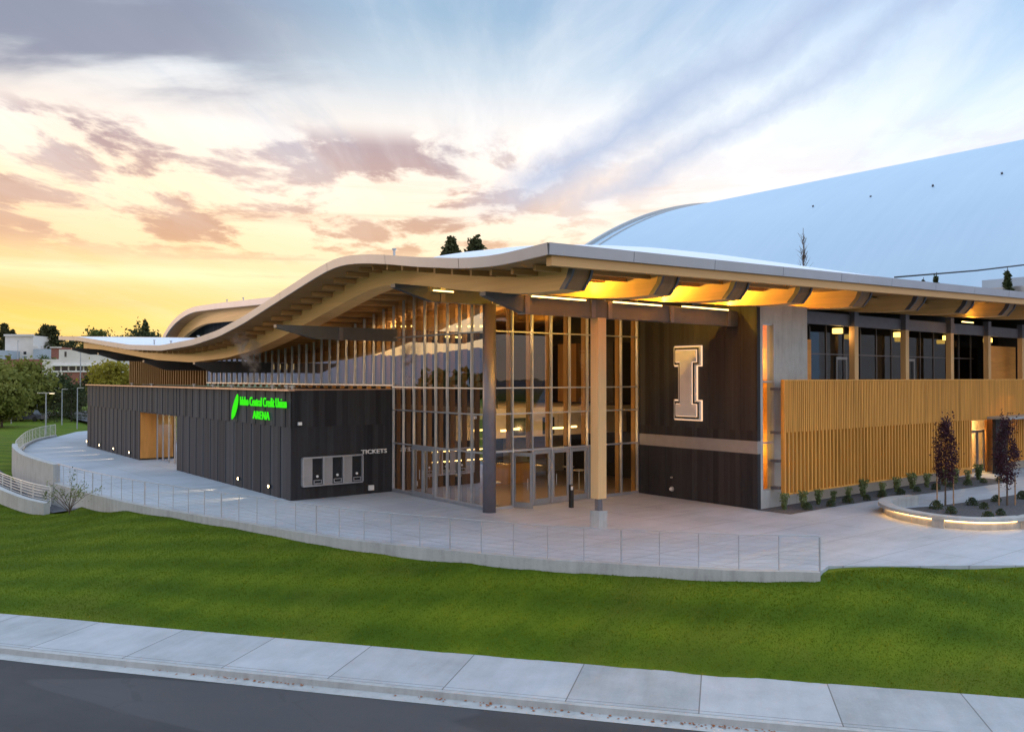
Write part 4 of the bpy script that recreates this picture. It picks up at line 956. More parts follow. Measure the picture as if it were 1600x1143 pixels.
# ------------------------------------------------------------ screen and upper gallery
YF = 22.12
SX0, SX1 = 33.05, 62.0
scr = thing('slatted_screen', None, None, (33, YF, 0.7), parent=bld)
dx0, dx1 = 51.45, 56.5
up, lo, lo2 = MB(), MB(), MB(); k = 0; x = SX0
while x < SX1:
    zb = 3.36 if not (dx0 < x < dx1) else 3.36
    up.box(x, x+0.085, YF, YF+0.14, zb, 5.66)
    if k % 2 == 0 and not (dx0 < x < dx1): (lo if x < dx0 else lo2).box(x, x+0.085, YF+0.002, YF+0.14, 0.66, 3.36)
    x += 0.152; k += 1
up.build('upper_slats', M['slat_wood'], scr); lo.build('lower_slats', M['slat_wood'], scr); lo2.build('lower_slats', M['slat_wood'], scr)
r_ = MB()
for z in (5.55,): r_.box(SX0-0.02, SX1, YF-0.02, YF+0.17, 5.66, 5.72)
r_.box(SX0, SX1, YF+0.14, YF+0.2, 3.3, 3.42); r_.box(SX0, dx0, YF+0.14, YF+0.2, 1.9, 1.98); r_.box(SX0-0.02, dx0, YF-0.02, YF+0.17, 0.60, 0.66); r_.box(dx1, SX1, YF-0.02, YF+0.17, 0.6, 0.66)
r_.box(SX0-0.03, SX0, YF-0.02, YF+0.17, 0.66, 5.66)
r_.build('screen_rail', M['slat_wood'], scr)
for z in (0.9, 2.1, 3.36, 5.3): BX(SX0-0.16, SX0+0.1, YF+0.20, YC, z-0.06, z+0.06).build('bracket', M['steel_plate'], scr)
BX(35.85, dx0, YC+0.02, YC+0.3, 0.0, 4.55).build('concrete_wall', M['interior_wall'], bld)
BX(57.5, 64, YC+0.02, YC+0.3, 0.0, 4.55).build('concrete_wall', M['interior_wall'], bld)
BX(35.85, 64, YC-0.35, 30, 4.40, 4.58).build('gallery_floor', M['interior_floor'], bld)
# gallery back wall
YG = 25.6
gf = MB(); gx = list(np.arange(38.6, 60.0, 1.75))
for x in gx: gf.box(x-0.03, x+0.03, YG-0.05, YG+0.05, 4.58, 9.2)
gf.box(38.6, 60, YG-0.045, YG+0.045, 7.05, 7.11)
gw = gf.build('window', M['steel_plate'], bld); MB().quad((37.6, YG, 4.58), (63.9, YG, 4.58), (63.9, YG, 9.05), (37.6, YG, 9.05)).build('glass_pane', M['glass_dark'], gw)
BX(64.0, 64.2, 22.2, 30, 4.6, 10.3).build('interior_wall', M['interior_dark'], bld)
BX(35.87, 64, YG+3.2, YG+3.3, 4.58, 10.6).build('interior_wall', M['interior_dark'], bld)
BX(35.87, 38.0, 23.9, 24.0, 4.6, 7.7).build('wood_panel', M['panel_wood'], bld)
BX(38.0, 38.1, 24.0, YG, 4.6, 8.4).build('interior_wall', M['interior_dark'], bld)
BX(59.2, 63.5, 24.3, 24.4, 4.6, 7.9).build('wood_panel', M['panel_wood'], bld)
for xx in (43.0, 50.7):
    dd = MB(); dd.box(xx, xx+0.1, YG-0.1, YG-0.06, 4.6, 6.95); dd.box(xx+1.0, xx+1.1, YG-0.1, YG-0.06, 4.6, 6.95); dd.box(xx+0.1, xx+1.0, YG-0.1, YG-0.06, 6.8, 6.95); dd.box(xx+0.1, xx+1.0, YG-0.1, YG-0.06, 4.6, 4.8)
    dd.build('gallery_door', M['door_frame'], bld)
BX(35.86, 63, 23.55, 23.8, 8.45, 9.05).build('transom_beam', M['steel_plate'], bld)
BX(35.86, 64, 23.85, 29, 9.06, 9.12).build('gallery_ceiling', M['interior_dark'], bld)
for i, x in enumerate([41.2, 46.5, 51.9, 57.0, 62.2]):
    ps = BX(x-0.17, x+0.20, 23.32, 23.62, 4.55, 8.44).build('timber_post', M['column_wood'], bld)
    sp_ = BX(x-0.19, x+0.22, 23.3, 23.64, 8.44, 9.35).build('post_saddle', M['steel_plate'], ps)
    if i < 4:
        t = thing('gallery_lamp', 'yellow drum lamp hanging beside the %s gallery post from the concrete wall' % ['first', 'second', 'third', 'fourth'][i], 'lamp', (x-0.2, 24.1, 8.2), 'drum lamps of the upper gallery')
        dx_ = [-0.45, 0.55, 1.1, 1.65][i]
        MB().tube([(x+dx_, 24.1, 8.1), (x+dx_, 24.1, 8.36)], 0.26, 16).build('lamp_shade', M['shade_light'], t)
        MB().tube([(x+dx_, 24.1, 8.36), (x+dx_, 24.1, 8.42)], 0.05, 6).build('stem', M['black_metal'], t)
        light('glow', 'POINT', (x+dx_, 23.85, 8.0), 9, WARM, t, 0.1)
girder_light(50.9, 52.3, 22.3, 9.0, 8, 'short lamp tube under the eave above the gallery posts at the right')

# east door in the screen
YD = 23.2; ed = thing('glass_door', None, None, (55, YD, 0), parent=bld); f = MB()
for a, b in ((53.95, 54.07), (54.86, 55.04), (55.83, 55.95)): f.box(a, b, YD, YD+0.1, 0.05, 2.45)
f.box(53.95, 55.95, YD-0.002, YD+0.1, 2.45, 2.6); f.box(53.95, 55.95, YD-0.002, YD+0.1, 3.25, 3.36)
for a, b in ((54.07, 54.86), (55.04, 55.83)): f.box(a, b, YD, YD+0.1, 0.05, 0.3)
f.build('door_frame', M['door_frame'], ed)
MB().quad((54.0, YD+0.05, 0.1), (55.9, YD+0.05, 0.1), (55.9, YD+0.05, 3.3), (54.0, YD+0.05, 3.3)).build('glass_pane', M['glass_clear'], ed)
BX(51.5, 53.9, 23.1, 23.25, 0.0, 3.36).build('wood_panel', M['panel_wood'], bld)
BX(56.0, 57.4, 23.1, 23.25, 0.0, 3.36).build('wood_panel', M['panel_wood'], bld)
BX(55.05, 56.75, 22.2, 22.4, 0.0, 3.36).build('dark_panel', M['interior_dark'], bld)
BX(53.6, 59.8, 20.9, YF-0.02, 3.36, 3.5).build('door_canopy', M['galv'], bld)
BX(50, 64, 24.6, 24.7, 0.0, 4.3).build('vestibule_wall', M['interior_wall'], bld)
t = thing('vestibule_lamp', 'warm lamp lighting the vestibule behind the side door in the wood screen', 'lamp', (56, 23.9, 3.2)); BX(55.4, 57.0, 23.8, 24.0, 3.26, 3.32).build('lamp_panel', M['warm_light'], t)
light('glow', 'POINT', (56.5, 23.9, 2.7), 420, (1.0, 0.62, 0.22), t, 0.15)
light('glow', 'POINT', (55.2, 22.2, 3.0), 14, (1.0, 0.62, 0.22), t, 0.1)

# ------------------------------------------------------------ high arena shell
def Q(y): return float(np.interp(y, [21, 24, 27, 30, 33, 38, 45, 55, 66, 80, 86, 89, 92, 94.5, 96], [9.6, 10.1, 10.6, 11.15, 11.75, 12.4, 12.8, 12.5, 12.35, 12.75, 12.85, 12.6, 12.0, 11.2, 10.2]))
_q = np.linspace(21, 96, 300); _qq = np.array([Q(v) for v in _q]); _k2 = np.hanning(17); _k2 /= _k2.sum(); _qq = np.convolve(np.pad(_qq, 8, 'edge'), _k2, 'valid')
def QS(y): return float(np.interp(y, _q, _qq))
def SH(x, y):
    c_ = 1.6*(1-math.exp(-(x-28)/3.2)); sy = np.clip((y-22)/9, 0, 1); far = 1-np.clip((y-50)/12, 0, 1)
    return QS(y) + float(c_*sy*far) - 0.02*max(0, x-45)*0
sy_ = np.linspace(22, 96, 90); sx_ = [28, 28.6, 29.3, 30.2, 31.5, 33.5, 36, 40, 46, 54, 63]
hr = MB().grid([[(x, y, SH(x, y)) for y in sy_] for x in sx_], flip=True).build('upper_roof', M['membrane'], bld, smooth=True)
P = [[(27.95, y, QS(y)+0.02), (27.98, y, QS(y)-0.5), (28.15, y, QS(y)-0.5), (28.15, y, QS(y)+0.02), (27.95, y, QS(y)+0.02)] for y in sy_ if y > 40]
MB().grid(P).build('upper_fascia', M['fascia_metal'], hr, fix=True)
P = [[(29.2, y, QS(y)-0.5), (29.2, y, QS(y)-1.6), (29.6, y, QS(y)-1.6), (29.6, y, QS(y)-0.5), (29.2, y, QS(y)-0.5)] for y in sy_ if y > 40]
MB().grid(P).build('upper_beam', M['beam_wood'], bld, fix=True)
MB().grid([[(x, y, QS(y)-0.5) for y in sy_ if y > 40] for x in (28.1, 31)]).build('upper_soffit', M['deck_wood'], bld)
wl = MB(); yy_ = [y for y in sy_ if y > 40]
for a, b in zip(yy_[:-1], yy_[1:]):
    wl.quad((30.4, b, 7.0), (30.4, a, 7.0), (30.4, a, QS(a)-0.5), (30.4, b, QS(b)-0.5), [(b, 4), (a, 4), (a, 8), (b, 8)])
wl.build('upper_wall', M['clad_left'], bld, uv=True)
for i, (x, y) in enumerate([(17.2, 33.6), (17.4, 29.4), (17.2, 52.0), (18.0, 60.0), (18.6, 66), (28.4, 78), (28.4, 74), (34, 21.5)]):
    z = PZ(y, x) if x < 28 or y < 22 else SH(x, y)
    v = MB(); v.tube([(x, y, z-0.05), (x, y, z+0.28)], 0.05, 8); v.tube([(x, y, z+0.28), (x, y, z+0.34)], 0.09, 8); v.build('vent_pipe', M['galv'], roof)

# ------------------------------------------------------------ plaza objects
bo = thing('access_post', 'slim black post with a white button plate standing before the entrance doors', 'post', (25.9, 28.3, 0))
BX(25.82, 25.98, 28.22, 28.38, 0, 1.02).build('post_body', M['black_metal'], bo); BX(25.80, 25.90, 28.19, 28.218, 0.80, 0.96).build('push_plate', M['letter_white'], bo)
bs = thing('access_post', 'slim grey post with slanted head beside the far side door in the screen', 'post', (55.0, 21.6, 0))
BX(54.93, 55.07, 21.5, 21.64, 0, 0.95).build('post_body', M['galv'], bs); MB().hull8([(54.9, 21.46, 0.95), (55.1, 21.46, 0.95), (55.1, 21.68, 0.95), (54.9, 21.68, 0.95)], [(54.9, 21.46, 1.08), (55.1, 21.46, 1.08), (55.1, 21.68, 1.2), (54.9, 21.68, 1.2)]).build('post_head', M['galv'], bs)
# curved bench
bl = [tuple(p) for p in spline([(38.6, 19.1), (37.2, 19.35), (35.9, 19.05), (34.75, 18.2), (34.05, 17.1), (33.75, 15.9), (33.95, 14.9), (34.6, 14.15), (35.9, 13.6)], 5)]
be = thing('curved_bench', 'curved concrete bench wall with a glowing strip under its seat', 'bench', (34, 16, 0))
L_ = [np.array(p) for p in bl]; oo = offset(L_, 1.0)[20]; bsn = 1.0 if oo[0] < L_[20][0] else -1.0
ribbon(bl, 0.26*bsn, -0.26*bsn, 0.33, 0.46).build('seat', M['concrete'], be, fix=True)
ribbon(bl, 0.06*bsn, -0.24*bsn, 0.0, 0.33).build('base', M['concrete'], be, fix=True)
ribbon(bl[13:26], 0.105*bsn, 0.065*bsn, 0.285, 0.325).build('light_strip', M['led_strip'], be, fix=True)
ribbon(bl[27:40], 0.105*bsn, 0.065*bsn, 0.285, 0.325).build('light_strip', M['led_strip'], be, fix=True)
ribbon(bl[25:28], 0.21*bsn, 0.062*bsn, 0.0, 0.33).build('support_block', M['concrete'], be, fix=True)
BX(35.8, 36.5, 13.2, 13.75, 0, 0.465).build('end_block', M['concrete'], be)
# planting beds
def flat(poly, z, name, m):
    mb = MB(); n = len(poly); mb.v += [(x, y, z) for x, y in poly]; mb.f.append(tuple(range(n))); mb.uv += [(0, 0)]*n
    return struct(mb.build(name, m, fix=True))
flat([(31.75, 22.7), (31.85, 21.05), (36, 21.1), (40.5, 20.85), (46, 20.35), (52.1, 19.9), (52.3, 22.75)], 0.012, 'planting_bed', M['mulch'])
inner = [tuple(p) for p in offset(L_, -0.27*bsn)]
flat(inner[6:] + [(36.6, 13.4), (45, 8.5), (60, 2), (66, 12), (58, 16.0), (50, 17.35), (42.5, 17.9), (39.2, 18.3)], 0.012, 'planting_bed', M['mulch'])

# ------------------------------------------------------------ vegetation
def leaf_quads(C, size, flat_=0.0, rng=RNG):
    """C: n x 3 centres -> quads"""
    n = len(C); a = rng.normal(size=(n, 3)); a[:, 2] *= (1-flat_); a /= np.linalg.norm(a, axis=1, keepdims=True)
    b = rng.normal(size=(n, 3)); b -= (a*b).sum(1, keepdims=True)*a; b /= np.linalg.norm(b, axis=1, keepdims=True)
    s = size*rng.uniform(0.55, 1.35, (n, 1)); V = np.stack([C-a*s, C-b*s*0.55, C+a*s, C+b*s*0.55], 1); return V.reshape(-1, 3)
def crown_pts(cx, cy, cz, rx, rz, nclump, nleaf, cr, low=0.6, rng=RNG):
    d = rng.normal(size=(nclump, 3)); d /= np.linalg.norm(d, axis=1, keepdims=True); r = rng.uniform(0.35, 1.0, (nclump, 1))**0.6
    c = d*r*np.array([rx, rx, rz]); c[:, 2] = np.where(c[:, 2] < 0, c[:, 2]*low, c[:, 2]); c += (cx, cy, cz)
    cs = cr*rng.uniform(0.6, 1.4, (nclump, 1, 1)); p = c[:, None, :] + rng.normal(size=(nclump, nleaf, 3))*cs*np.array([1, 1, 0.7])*0.55
    return p.reshape(-1, 3), c
def trunk(x, y, z0, h, r, limbs, m, parent, name='trunk'):
    mb = MB(); mb.tube([(x, y, z0), (x+0.02*h, y, z0+h*0.35), (x, y+0.02*h, z0+h*0.7), (x, y, z0+h)], r, 8, r*0.35)
    for (lx, ly, lz) in limbs:
        zb = z0+h*random.uniform(0.4, 0.85); p0 = Vector((x, y, zb)); p2 = Vector((lx, ly, lz)); pm = (p0+p2)/2 + Vector((0, 0, 0.12*(p2-p0).length))
        mb.tube([p0, pm, p2], r*0.38, 5, r*0.08)
    return mb.build(name, m, parent, smooth=True)
def tree(name, label, x, y, h, rx, m, bark='bark', z0=None, nc=60, nl=60, cr=None, ls=None, th=0.35, group=None, cat='tree', seed=1):
    rng = np.random.default_rng(seed); z0 = float(ground(x, y)) if z0 is None else z0
    t = thing(name, label, cat, (x, y, z0), group); ch = h*(1-th)
    pts, c = crown_pts(x, y, z0+h*th+ch*0.5, rx, ch*0.5, nc, nl, cr or rx*0.34, 0.85, rng)
    trunk(x, y, z0-0.1, h*(th+0.25), h*0.022+0.03, [tuple(q) for q in c[:14]], M[bark], t)
    tri_mesh('crown', leaf_quads(pts, ls or rx*0.075, 0, rng), M[m], 4, t); return t
def conifer(name, label, x, y, h, r, m='leaf_conifer', z0=None, n=5200, group=None, seed=1, gap=0.0, ls=None):
    rng = np.random.default_rng(seed); z0 = float(ground(x, y)) if z0 is None else z0
    t = thing(name, label, 'tree', (x, y, z0), group); P = []
    nb = max(14, int(h*1.5)); 
    for k in range(nb):
        u = k/nb; zc = z0+h*(0.14+0.84*u); rr = r*(1-u)**0.85*rng.uniform(0.72, 1.12)+0.03*r; nb2 = 6
        for q in range(nb2):
            an = rng.uniform(0, 6.283); L = rr*rng.uniform(0.7, 1.15); m_ = int(n/nb/nb2)
            s = rng.uniform(0.08, 1, m_)**0.8; 
            P.append(np.c_[x+math.cos(an)*L*s+rng.normal(0, 0.035*r, m_), y+math.sin(an)*L*s+rng.normal(0, 0.035*r, m_), zc-0.18*L*s+rng.normal(0, h*0.012, m_)])
    MB().tube([(x, y, z0-0.1), (x, y, z0+h*0.5), (x, y, z0+h*0.985)], h*0.014+0.03, 6, 0.02).build('trunk', M['bark_dark'], t)
    tri_mesh('crown', leaf_quads(np.concatenate(P), ls or h*0.016, 0.4, rng), M[m], 4, t); return t
def at(u, v, d):
    """world point seen at photo pixel (u,v) at depth d"""
    up_ = Vector((0, 0, 1))*math.cos(PITCH) - fh*math.sin(PITCH)
    return Vector((0, 0, EYE)) + (fw + rt*((u-800)/FPX) + up_*((571.5-v)/FPX))*d
def ht(u, v, d): p = at(u, v, d); return p, p.z-float(ground(p.x, p.y))
# purple columnar trees with stakes
for i, (x, y, s) in enumerate([(39.4, 18.05-1.0, 1), (41.7, 15.9, 1.0)]):
    rng = np.random.default_rng(11+i)
    x, y = [(39.5, 18.1), (41.8, 16.4)][i]
    t = thing('purple_tree', ['young dark purple upright tree with two stakes in front of the wood screen', 'young dark purple upright tree with two stakes at the right by the side door'][i], 'tree', (x, y, 0), 'young purple trees in the bed')
    MB().tube([(x, y, 0), (x+0.02, y, 1.2), (x, y, 3.2)], 0.045, 6, 0.015).build('trunk', M['bark'], t)
    for s_ in (-1, 1): MB().tube([(x+s_*0.36, y+s_*-0.2, 0), (x+s_*0.36, y-s_*0.2, 1.35)], 0.028, 6).build('stake', M['stake'], t)
    P = []
    for k in range(110):
        u = rng.uniform(0, 1)**1.15; zc = 1.25+u*2.45; rr = 0.52*math.sin(math.pi*min(1, 0.16+u*0.86))**0.75*(0.55+0.45*rng.uniform())
        an = rng.uniform(0, 6.283); P.append(rng.normal(size=(26, 3))*np.array([0.09, 0.09, 0.19]) + (x+rr*math.cos(an), y+rr*math.sin(an), zc))
    for k in range(9):
        an = rng.uniform(0, 6.283); rr = rng.uniform(0.1, 0.45); P.append(rng.normal(size=(14, 3))*np.array([0.04, 0.04, 0.22]) + (x+rr*math.cos(an), y+rr*math.sin(an), rng.uniform(3.5, 4.0)))
    tri_mesh('crown', leaf_quads(np.concatenate(P), 0.055, 0, rng), M['leaf_purple'], 4, t)
# shrubs: upright grassy and low mounds
def make_shrub(name, label, cat, loc, r, h, n, m, ls, group, seed, up=False):
    rng = np.random.default_rng(seed); t = thing(name, label, cat, loc, group)
    an = rng.uniform(0, 6.283, n); u = rng.uniform(0, 1, n); 
    if up: rr = r*np.sqrt(rng.uniform(0, 1, n))*(0.25+0.8*u); z = h*u
    else: rr = r*np.sqrt(rng.uniform(0, 1, n))*np.sqrt(np.maximum(0, 1-u**2)); z = h*u
    P = np.c_[loc[0]+rr*np.cos(an), loc[1]+rr*np.sin(an), loc[2]+z]
    P[:, :2] += rng.normal(0, r*0.10, (n, 2))
    tri_mesh('foliage', leaf_quads(P, ls, 0, rng) if not up else leaf_quads(P, ls, -1.2, rng), M[m], 4, t)
    MB().tube([loc, (loc[0], loc[1], loc[2]+h*0.6)], 0.012, 5).build('stem', M['bark'], t); return t
protoU = [make_shrub('upright_shrub', 'x', 'shrub', (0, 0, 0), 0.22, 0.72, 380, 'leaf_shrub', 0.055, 'upright shrubs along the foot of the wood screen', 20+i, True) for i in range(3)]
protoM = [make_shrub('mound_shrub', 'x', 'shrub', (0, 0, 0), 0.25, 0.32, 420, 'leaf_mound', 0.035, 'low shrubs planted in the dark mulch beds', 30+i) for i in range(3)]
ORD = ['first', 'second', 'third', 'fourth', 'fifth', 'sixth', 'seventh', 'eighth', 'ninth', 'tenth', 'eleventh', 'twelfth', 'thirteenth', 'fourteenth', 'fifteenth', 'sixteenth', 'seventeenth', 'eighteenth', 'nineteenth', 'twentieth', 'twenty-first', 'twenty-second', 'twenty-third', 'twenty-fourth']
ups = [(32.75, 21.95, 1.0), (33.9, 21.75, 1.05), (35.35, 21.9, 0.95), (36.6, 21.9, 0.7), (38.0, 21.95, 0.8), (39.4, 22.0, 1.15), (40.7, 21.7, 0.85), (42.3, 21.8, 1.05), (44.0, 21.85, 1.15), (45.4, 21.75, 1.0), (47.0, 21.6, 1.2), (48.3, 21.6, 1.1), (49.6, 21.5, .9), (51.0, 21.5, 1.2)]
for i, (x, y, s) in enumerate(ups):
    lb = 'upright green shrub at the foot of the wood screen, %s from its left end' % ORD[i]
    if i < 3: o = protoU[i]; o.location = (x, y, 0.01); o['label'] = lb; o.scale = (s, s, s)
    else: copy_tree(protoU[i % 3], (x, y, 0.01), i*1.3, lb, s)
ms = [(33.6, 21.35), (35.3, 21.25), (36.9, 21.35), (38.4, 21.25), (40.0, 21.35), (41.5, 21.2), (43.2, 21.2), (44.8, 21.0), (46.4, 21.0), (48.0, 20.8), (49.7, 20.7), (51.2, 20.5)]
ms2 = [(37.4, 16.9), (38.2, 17.9), (38.6, 15.4), (39.9, 16.6), (40.6, 17.4), (41.5, 15.0), (39.9, 14.1), (42.6, 17.2), (43.6, 15.9), (38.0, 14.0), (44.6, 16.8), (45.6, 15.4), (42.3, 13.6), (44.6, 13.6), (47, 16.6), (46.8, 14.2), (41.0, 12.6), (49, 15.6), (36.9, 15.2), (38.9, 12.9)]
for i, (x, y) in enumerate(ms+ms2):
    if i < len(ms): lb = 'low dark green mound shrub in front of the screen shrubs, %s from the left' % ORD[i]
    else:
        k = i-len(ms); near = min(range(2), key=lambda q: (x-[39.5, 41.8][q])**2+(y-[18.1, 16.4][q])**2)
        lb = 'low mound shrub in the bed behind the glowing bench, %s outward from the bench' % ORD[k]
    s = 0.8+0.45*random.random()
    if i < 3: o = protoM[i]; o.location = (x, y, 0.01); o['label'] = lb; o.scale = (s, s, s)
    else: copy_tree(protoM[i % 3], (x, y, 0.01), i*0.9, lb, s)
# renumber the bench-bed shrubs by distance from the bench
bb = [o for o in bpy.data.objects if o.name.startswith('mound_shrub') and 'bench' in o.get('label', '')]
bb.sort(key=lambda o: (o.location.x-34)**2+(o.location.y-16)**2)
for k, o in enumerate(bb): o['label'] = 'low mound shrub in the bed behind the glowing bench, %s in distance from the bench' % ORD[k]
# sapling by the retaining wall
sp0 = Vector((8.9, 45.3, 0)); sp0.z = float(ground(sp0.x, sp0.y))
t = thing('sapling', 'thin young tree with sparse green leaves before the curved retaining wall', 'tree', sp0)
rng = np.random.default_rng(5); mb = MB(); P = []
for k in range(13):
    an = rng.uniform(0, 6.28); L = rng.uniform(0.5, 1.5); tip = sp0+Vector((math.cos(an)*L, math.sin(an)*L, rng.uniform(1.0, 2.3))); b0 = sp0+Vector((0, 0, rng.uniform(0.1, 0.7)))
    mb.tube([b0, (b0+tip)/2+Vector((0, 0, 0.15)), tip], 0.018, 5, 0.005)
    n = rng.integers(20, 60); s = rng.uniform(0.55, 1.05, (n, 1)); P.append(np.array(b0)*(1-s)+np.array(tip)*s+rng.normal(0, 0.10, (n, 3)))
mb.build('trunk', M['bark'], t); tri_mesh('crown', leaf_quads(np.concatenate(P), 0.05), M['leaf_shrub'], 4, t)

# ------------------------------------------------------------ domed stadium behind
dm = thing('domed_stadium', 'huge pale blue barrel vaulted stadium rising behind the arena at the right', 'building', (150, 60, 0))
cx, cz, RR = 150.4, -49.6, 91.0; a0 = math.asin(-cz/RR); an = np.linspace(a0, math.pi-a0, 60); yv = list(np.linspace(-30, 110, 16))
def plain_vault(t, b, o):
    p = geo(t); n = t.noise(p, 0.06, 4, 0.6); n2 = t.noise(t.map(p, (0.05, 1.2, 0.05)), 1.0, 4, 0.6)
    t.put(b.inputs['Base Color'], t.ramp(t.m('ADD', t.m('MULTIPLY', n, 0.6), t.m('MULTIPLY', n2, 0.4)), [(0.3, (0.36, 0.50, 0.64)), (0.7, (0.42, 0.56, 0.69))], 'LINEAR'))
    b.inputs['Roughness'].default_value = 0.5
mat('vault_skin', plain_vault)
vl = MB().grid([[(cx-RR*math.cos(a), y, cz+RR*math.sin(a)) for y in yv] for a in an], flip=True).build('vault', M['vault_skin'], dm, smooth=True)
rim = [[(cx-(RR+r_)*math.cos(a), y, cz+(RR+r_)*math.sin(a)) for y, r_ in ((109.4, 0.0), (109.4, 0.55), (110.3, 0.55), (110.3, 0.0), (109.4, 0.0))] for a in an]
MB().grid(rim).build('vault_rim', M['galv'], dm, fix=True)
rim = [[(cx-(RR+r_)*math.cos(a), y, cz+(RR+r_)*math.sin(a)) for y, r_ in ((106.6, 0.0), (106.6, 0.22), (107.0, 0.22), (107.0, 0.0))] for a in an]
MB().grid(rim).build('seam_rib', M['galv'], dm, fix=True)
ew = MB(); n = len(an); ew.v += [(cx-RR*math.cos(a), 109.8, cz+RR*math.sin(a)) for a in an]; ew.f.append(tuple(range(n))); ew.uv += [(0, 0)]*n; ew.build('end_wall', M['white_wall'], dm)
for (u, v) in [(1271, 324), (1361, 309), (1458, 292), (1566, 273)]:
    dr = (at(u, v, 1)-Vector((0, 0, EYE)))
    for tt in np.arange(60, 260, 0.5):
        p = Vector((0, 0, EYE))+dr*tt
        if (p.x-cx)**2+(p.z-cz)**2 < RR*RR: break
    MB().tube([p, p+Vector((-0.15, 0, 0.25))], 0.13, 8).build('vault_vent', M['girder_steel'], vl)
an_ = thing('annex_building', 'low pale flat roofed block between the arena eave and the domed stadium', 'building', (72, 22, 0))
mb = MB(); mb.box(70, 84, 8, 31, 0, 12.2); mb.build('wall', M['white_wall'], an_); BX(69.7, 84, 7.7, 31.3, 12.2, 12.7).build('roof', M['galv'], an_); BX(72, 84, 10, 30.0, 12.7, 13.6).build('parapet', M['blue_wall'], an_)
p0, p1 = at(1398, 433, 66), at(1640, 409, 74)
tag(MB().tube([p0, (p0+p1)/2-Vector((0, 0, 0.12)), p1], 0.07, 6).build('overhead_cable', M['black_metal']), 'dark overhead cable crossing in front of the domed stadium', 'cable')
# trees behind the roofs
def bare_tree(label, u, vt, d, r):
    p, h = ht(u, vt, d); z0 = p.z-h; t = thing('bare_tree', label, 'tree', (p.x, p.y, z0)); mb = MB(); rng = np.random.default_rng(3)
    mb.tube([(p.x, p.y, z0), (p.x, p.y, z0+h)], 0.14, 6, 0.02)
    for k in range(60):
        z = z0+h*rng.uniform(0.55, 0.95); a = rng.uniform(0, 6.28); L = r*rng.uniform(0.35, 1)*(1.25-(z-z0)/h); e = Vector((p.x+math.cos(a)*L*.6, p.y+math.sin(a)*L*.6, z+L*1.3)); s = Vector((p.x, p.y, z))
        mb.tube([s, (s+e)/2+Vector((0, 0, -0.1*L)), e], 0.045, 4, 0.012)
        for q in range(2):
            m_ = s+(e-s)*rng.uniform(0.4, 0.8); e2 = m_+Vector((rng.normal(0, .35), rng.normal(0, .35), rng.uniform(.4, .9))); mb.tube([m_, e2], 0.02, 3, 0.008)
    mb.build('trunk', M['bark'], t)
bare_tree('leafless tree rising behind the eave in front of the domed stadium', 1255, 356, 80, 1.9)
for i, (u, v, d, r, s) in enumerate([(706, 366, 125, 2.1, 1), (743, 366, 128, 2.6, 2)]):
    p, h = ht(u, v, d)
    conifer('conifer_tree', ['narrow dark conifer top above the roof crest, left of the pair', 'broader dark conifer top above the roof crest, right of the pair'][i], p.x, p.y, h, r*3.2, seed=s+40, n=9000, ls=0.42, group='conifers behind the arena roof')
for i, (u, v, d, r) in enumerate([(1443, 429, 71, 1.2), (1463, 421, 71.5, 1.5), (1574, 413, 64, 1.6)]):
    p, h = ht(u, v, d)
    conifer('conifer_tree', ['small conifer top above the right eave, left of two touching ones', 'conifer top above the right eave, taller of two touching ones', 'lone conifer top above the right eave near the picture edge'][i], p.x, p.y, h, r, m='leaf_dark', seed=50+i, n=4200, ls=0.16, group='conifers behind the arena roof')

# ------------------------------------------------------------ left background
def facade_box(name, label, u0, u1, vt, d, depth, m, vb=None, parts=()):
    a = at(u0, vt, d); b = at(u1, vt, d); z = a.z; g = min(float(ground(a.x, a.y)), float(ground(b.x, b.y)))-1
    if vb: g = at(u0, vb, d).z
    t = thing(name, label, 'building', ((a.x+b.x)/2, (a.y+b.y)/2, g))
    q = fh*depth
    MB().hull8([(a.x, a.y, g), (b.x, b.y, g), (b.x+q.x, b.y+q.y, g), (a.x+q.x, a.y+q.y, g)], [(a.x, a.y, z), (b.x, b.y, z), (b.x+q.x, b.y+q.y, z), (a.x+q.x, a.y+q.y, z)]).build('wall', M[m], t)
    for nm, pu0, pu1, pv0, pv1, pm, out in parts:
        c0, c1 = at(pu0, pv1, d), at(pu1, pv1, d); zt = at(pu0, pv0, d).z; o_ = fh*out
        MB().hull8([(c0.x-o_.x, c0.y-o_.y, c0.z), (c1.x-o_.x, c1.y-o_.y, c0.z), (c1.x+.1*fh.x, c1.y+.1*fh.y, c0.z), (c0.x+.1*fh.x, c0.y+.1*fh.y, c0.z)],
                   [(c0.x-o_.x, c0.y-o_.y, zt), (c1.x-o_.x, c1.y-o_.y, zt), (c1.x+.1*fh.x, c1.y+.1*fh.y, zt), (c0.x+.1*fh.x, c0.y+.1*fh.y, zt)]).build(nm, M[pm], t)
    return t
facade_box('tower_block', 'tall plain cream block on the horizon at the far left', 8, 52, 524, 270, 14, 'white_wall', 562, [('roof_edge', 7, 53, 522, 525, 'white_wall', 0.5), ('window', 37, 41.5, 549, 553.5, 'win_dark', 0.15), ('window', 35, 42, 556, 559, 'blue_wall', 0.15)])
facade_box('low_block', 'low bluish block left of the tall cream block', -30, 8, 547, 262, 10, 'blue_wall', 562, [('door', 12-2, 17-2, 555, 560, 'brick', 0.2)])
facade_box('low_block', 'low pale grey block right of the tall cream block', 52, 80, 545, 268, 10, 'blue_wall', 562, [('roof_edge', 50, 60, 541, 543, 'white_wall', 0.4)])
facade_box('brick_block', 'narrow brick block beside the white school wing', 80, 93, 542, 250, 10, 'brick', 566, [('roof_edge', 79, 96, 541.5, 543.5, 'white_wall', 0.4)])
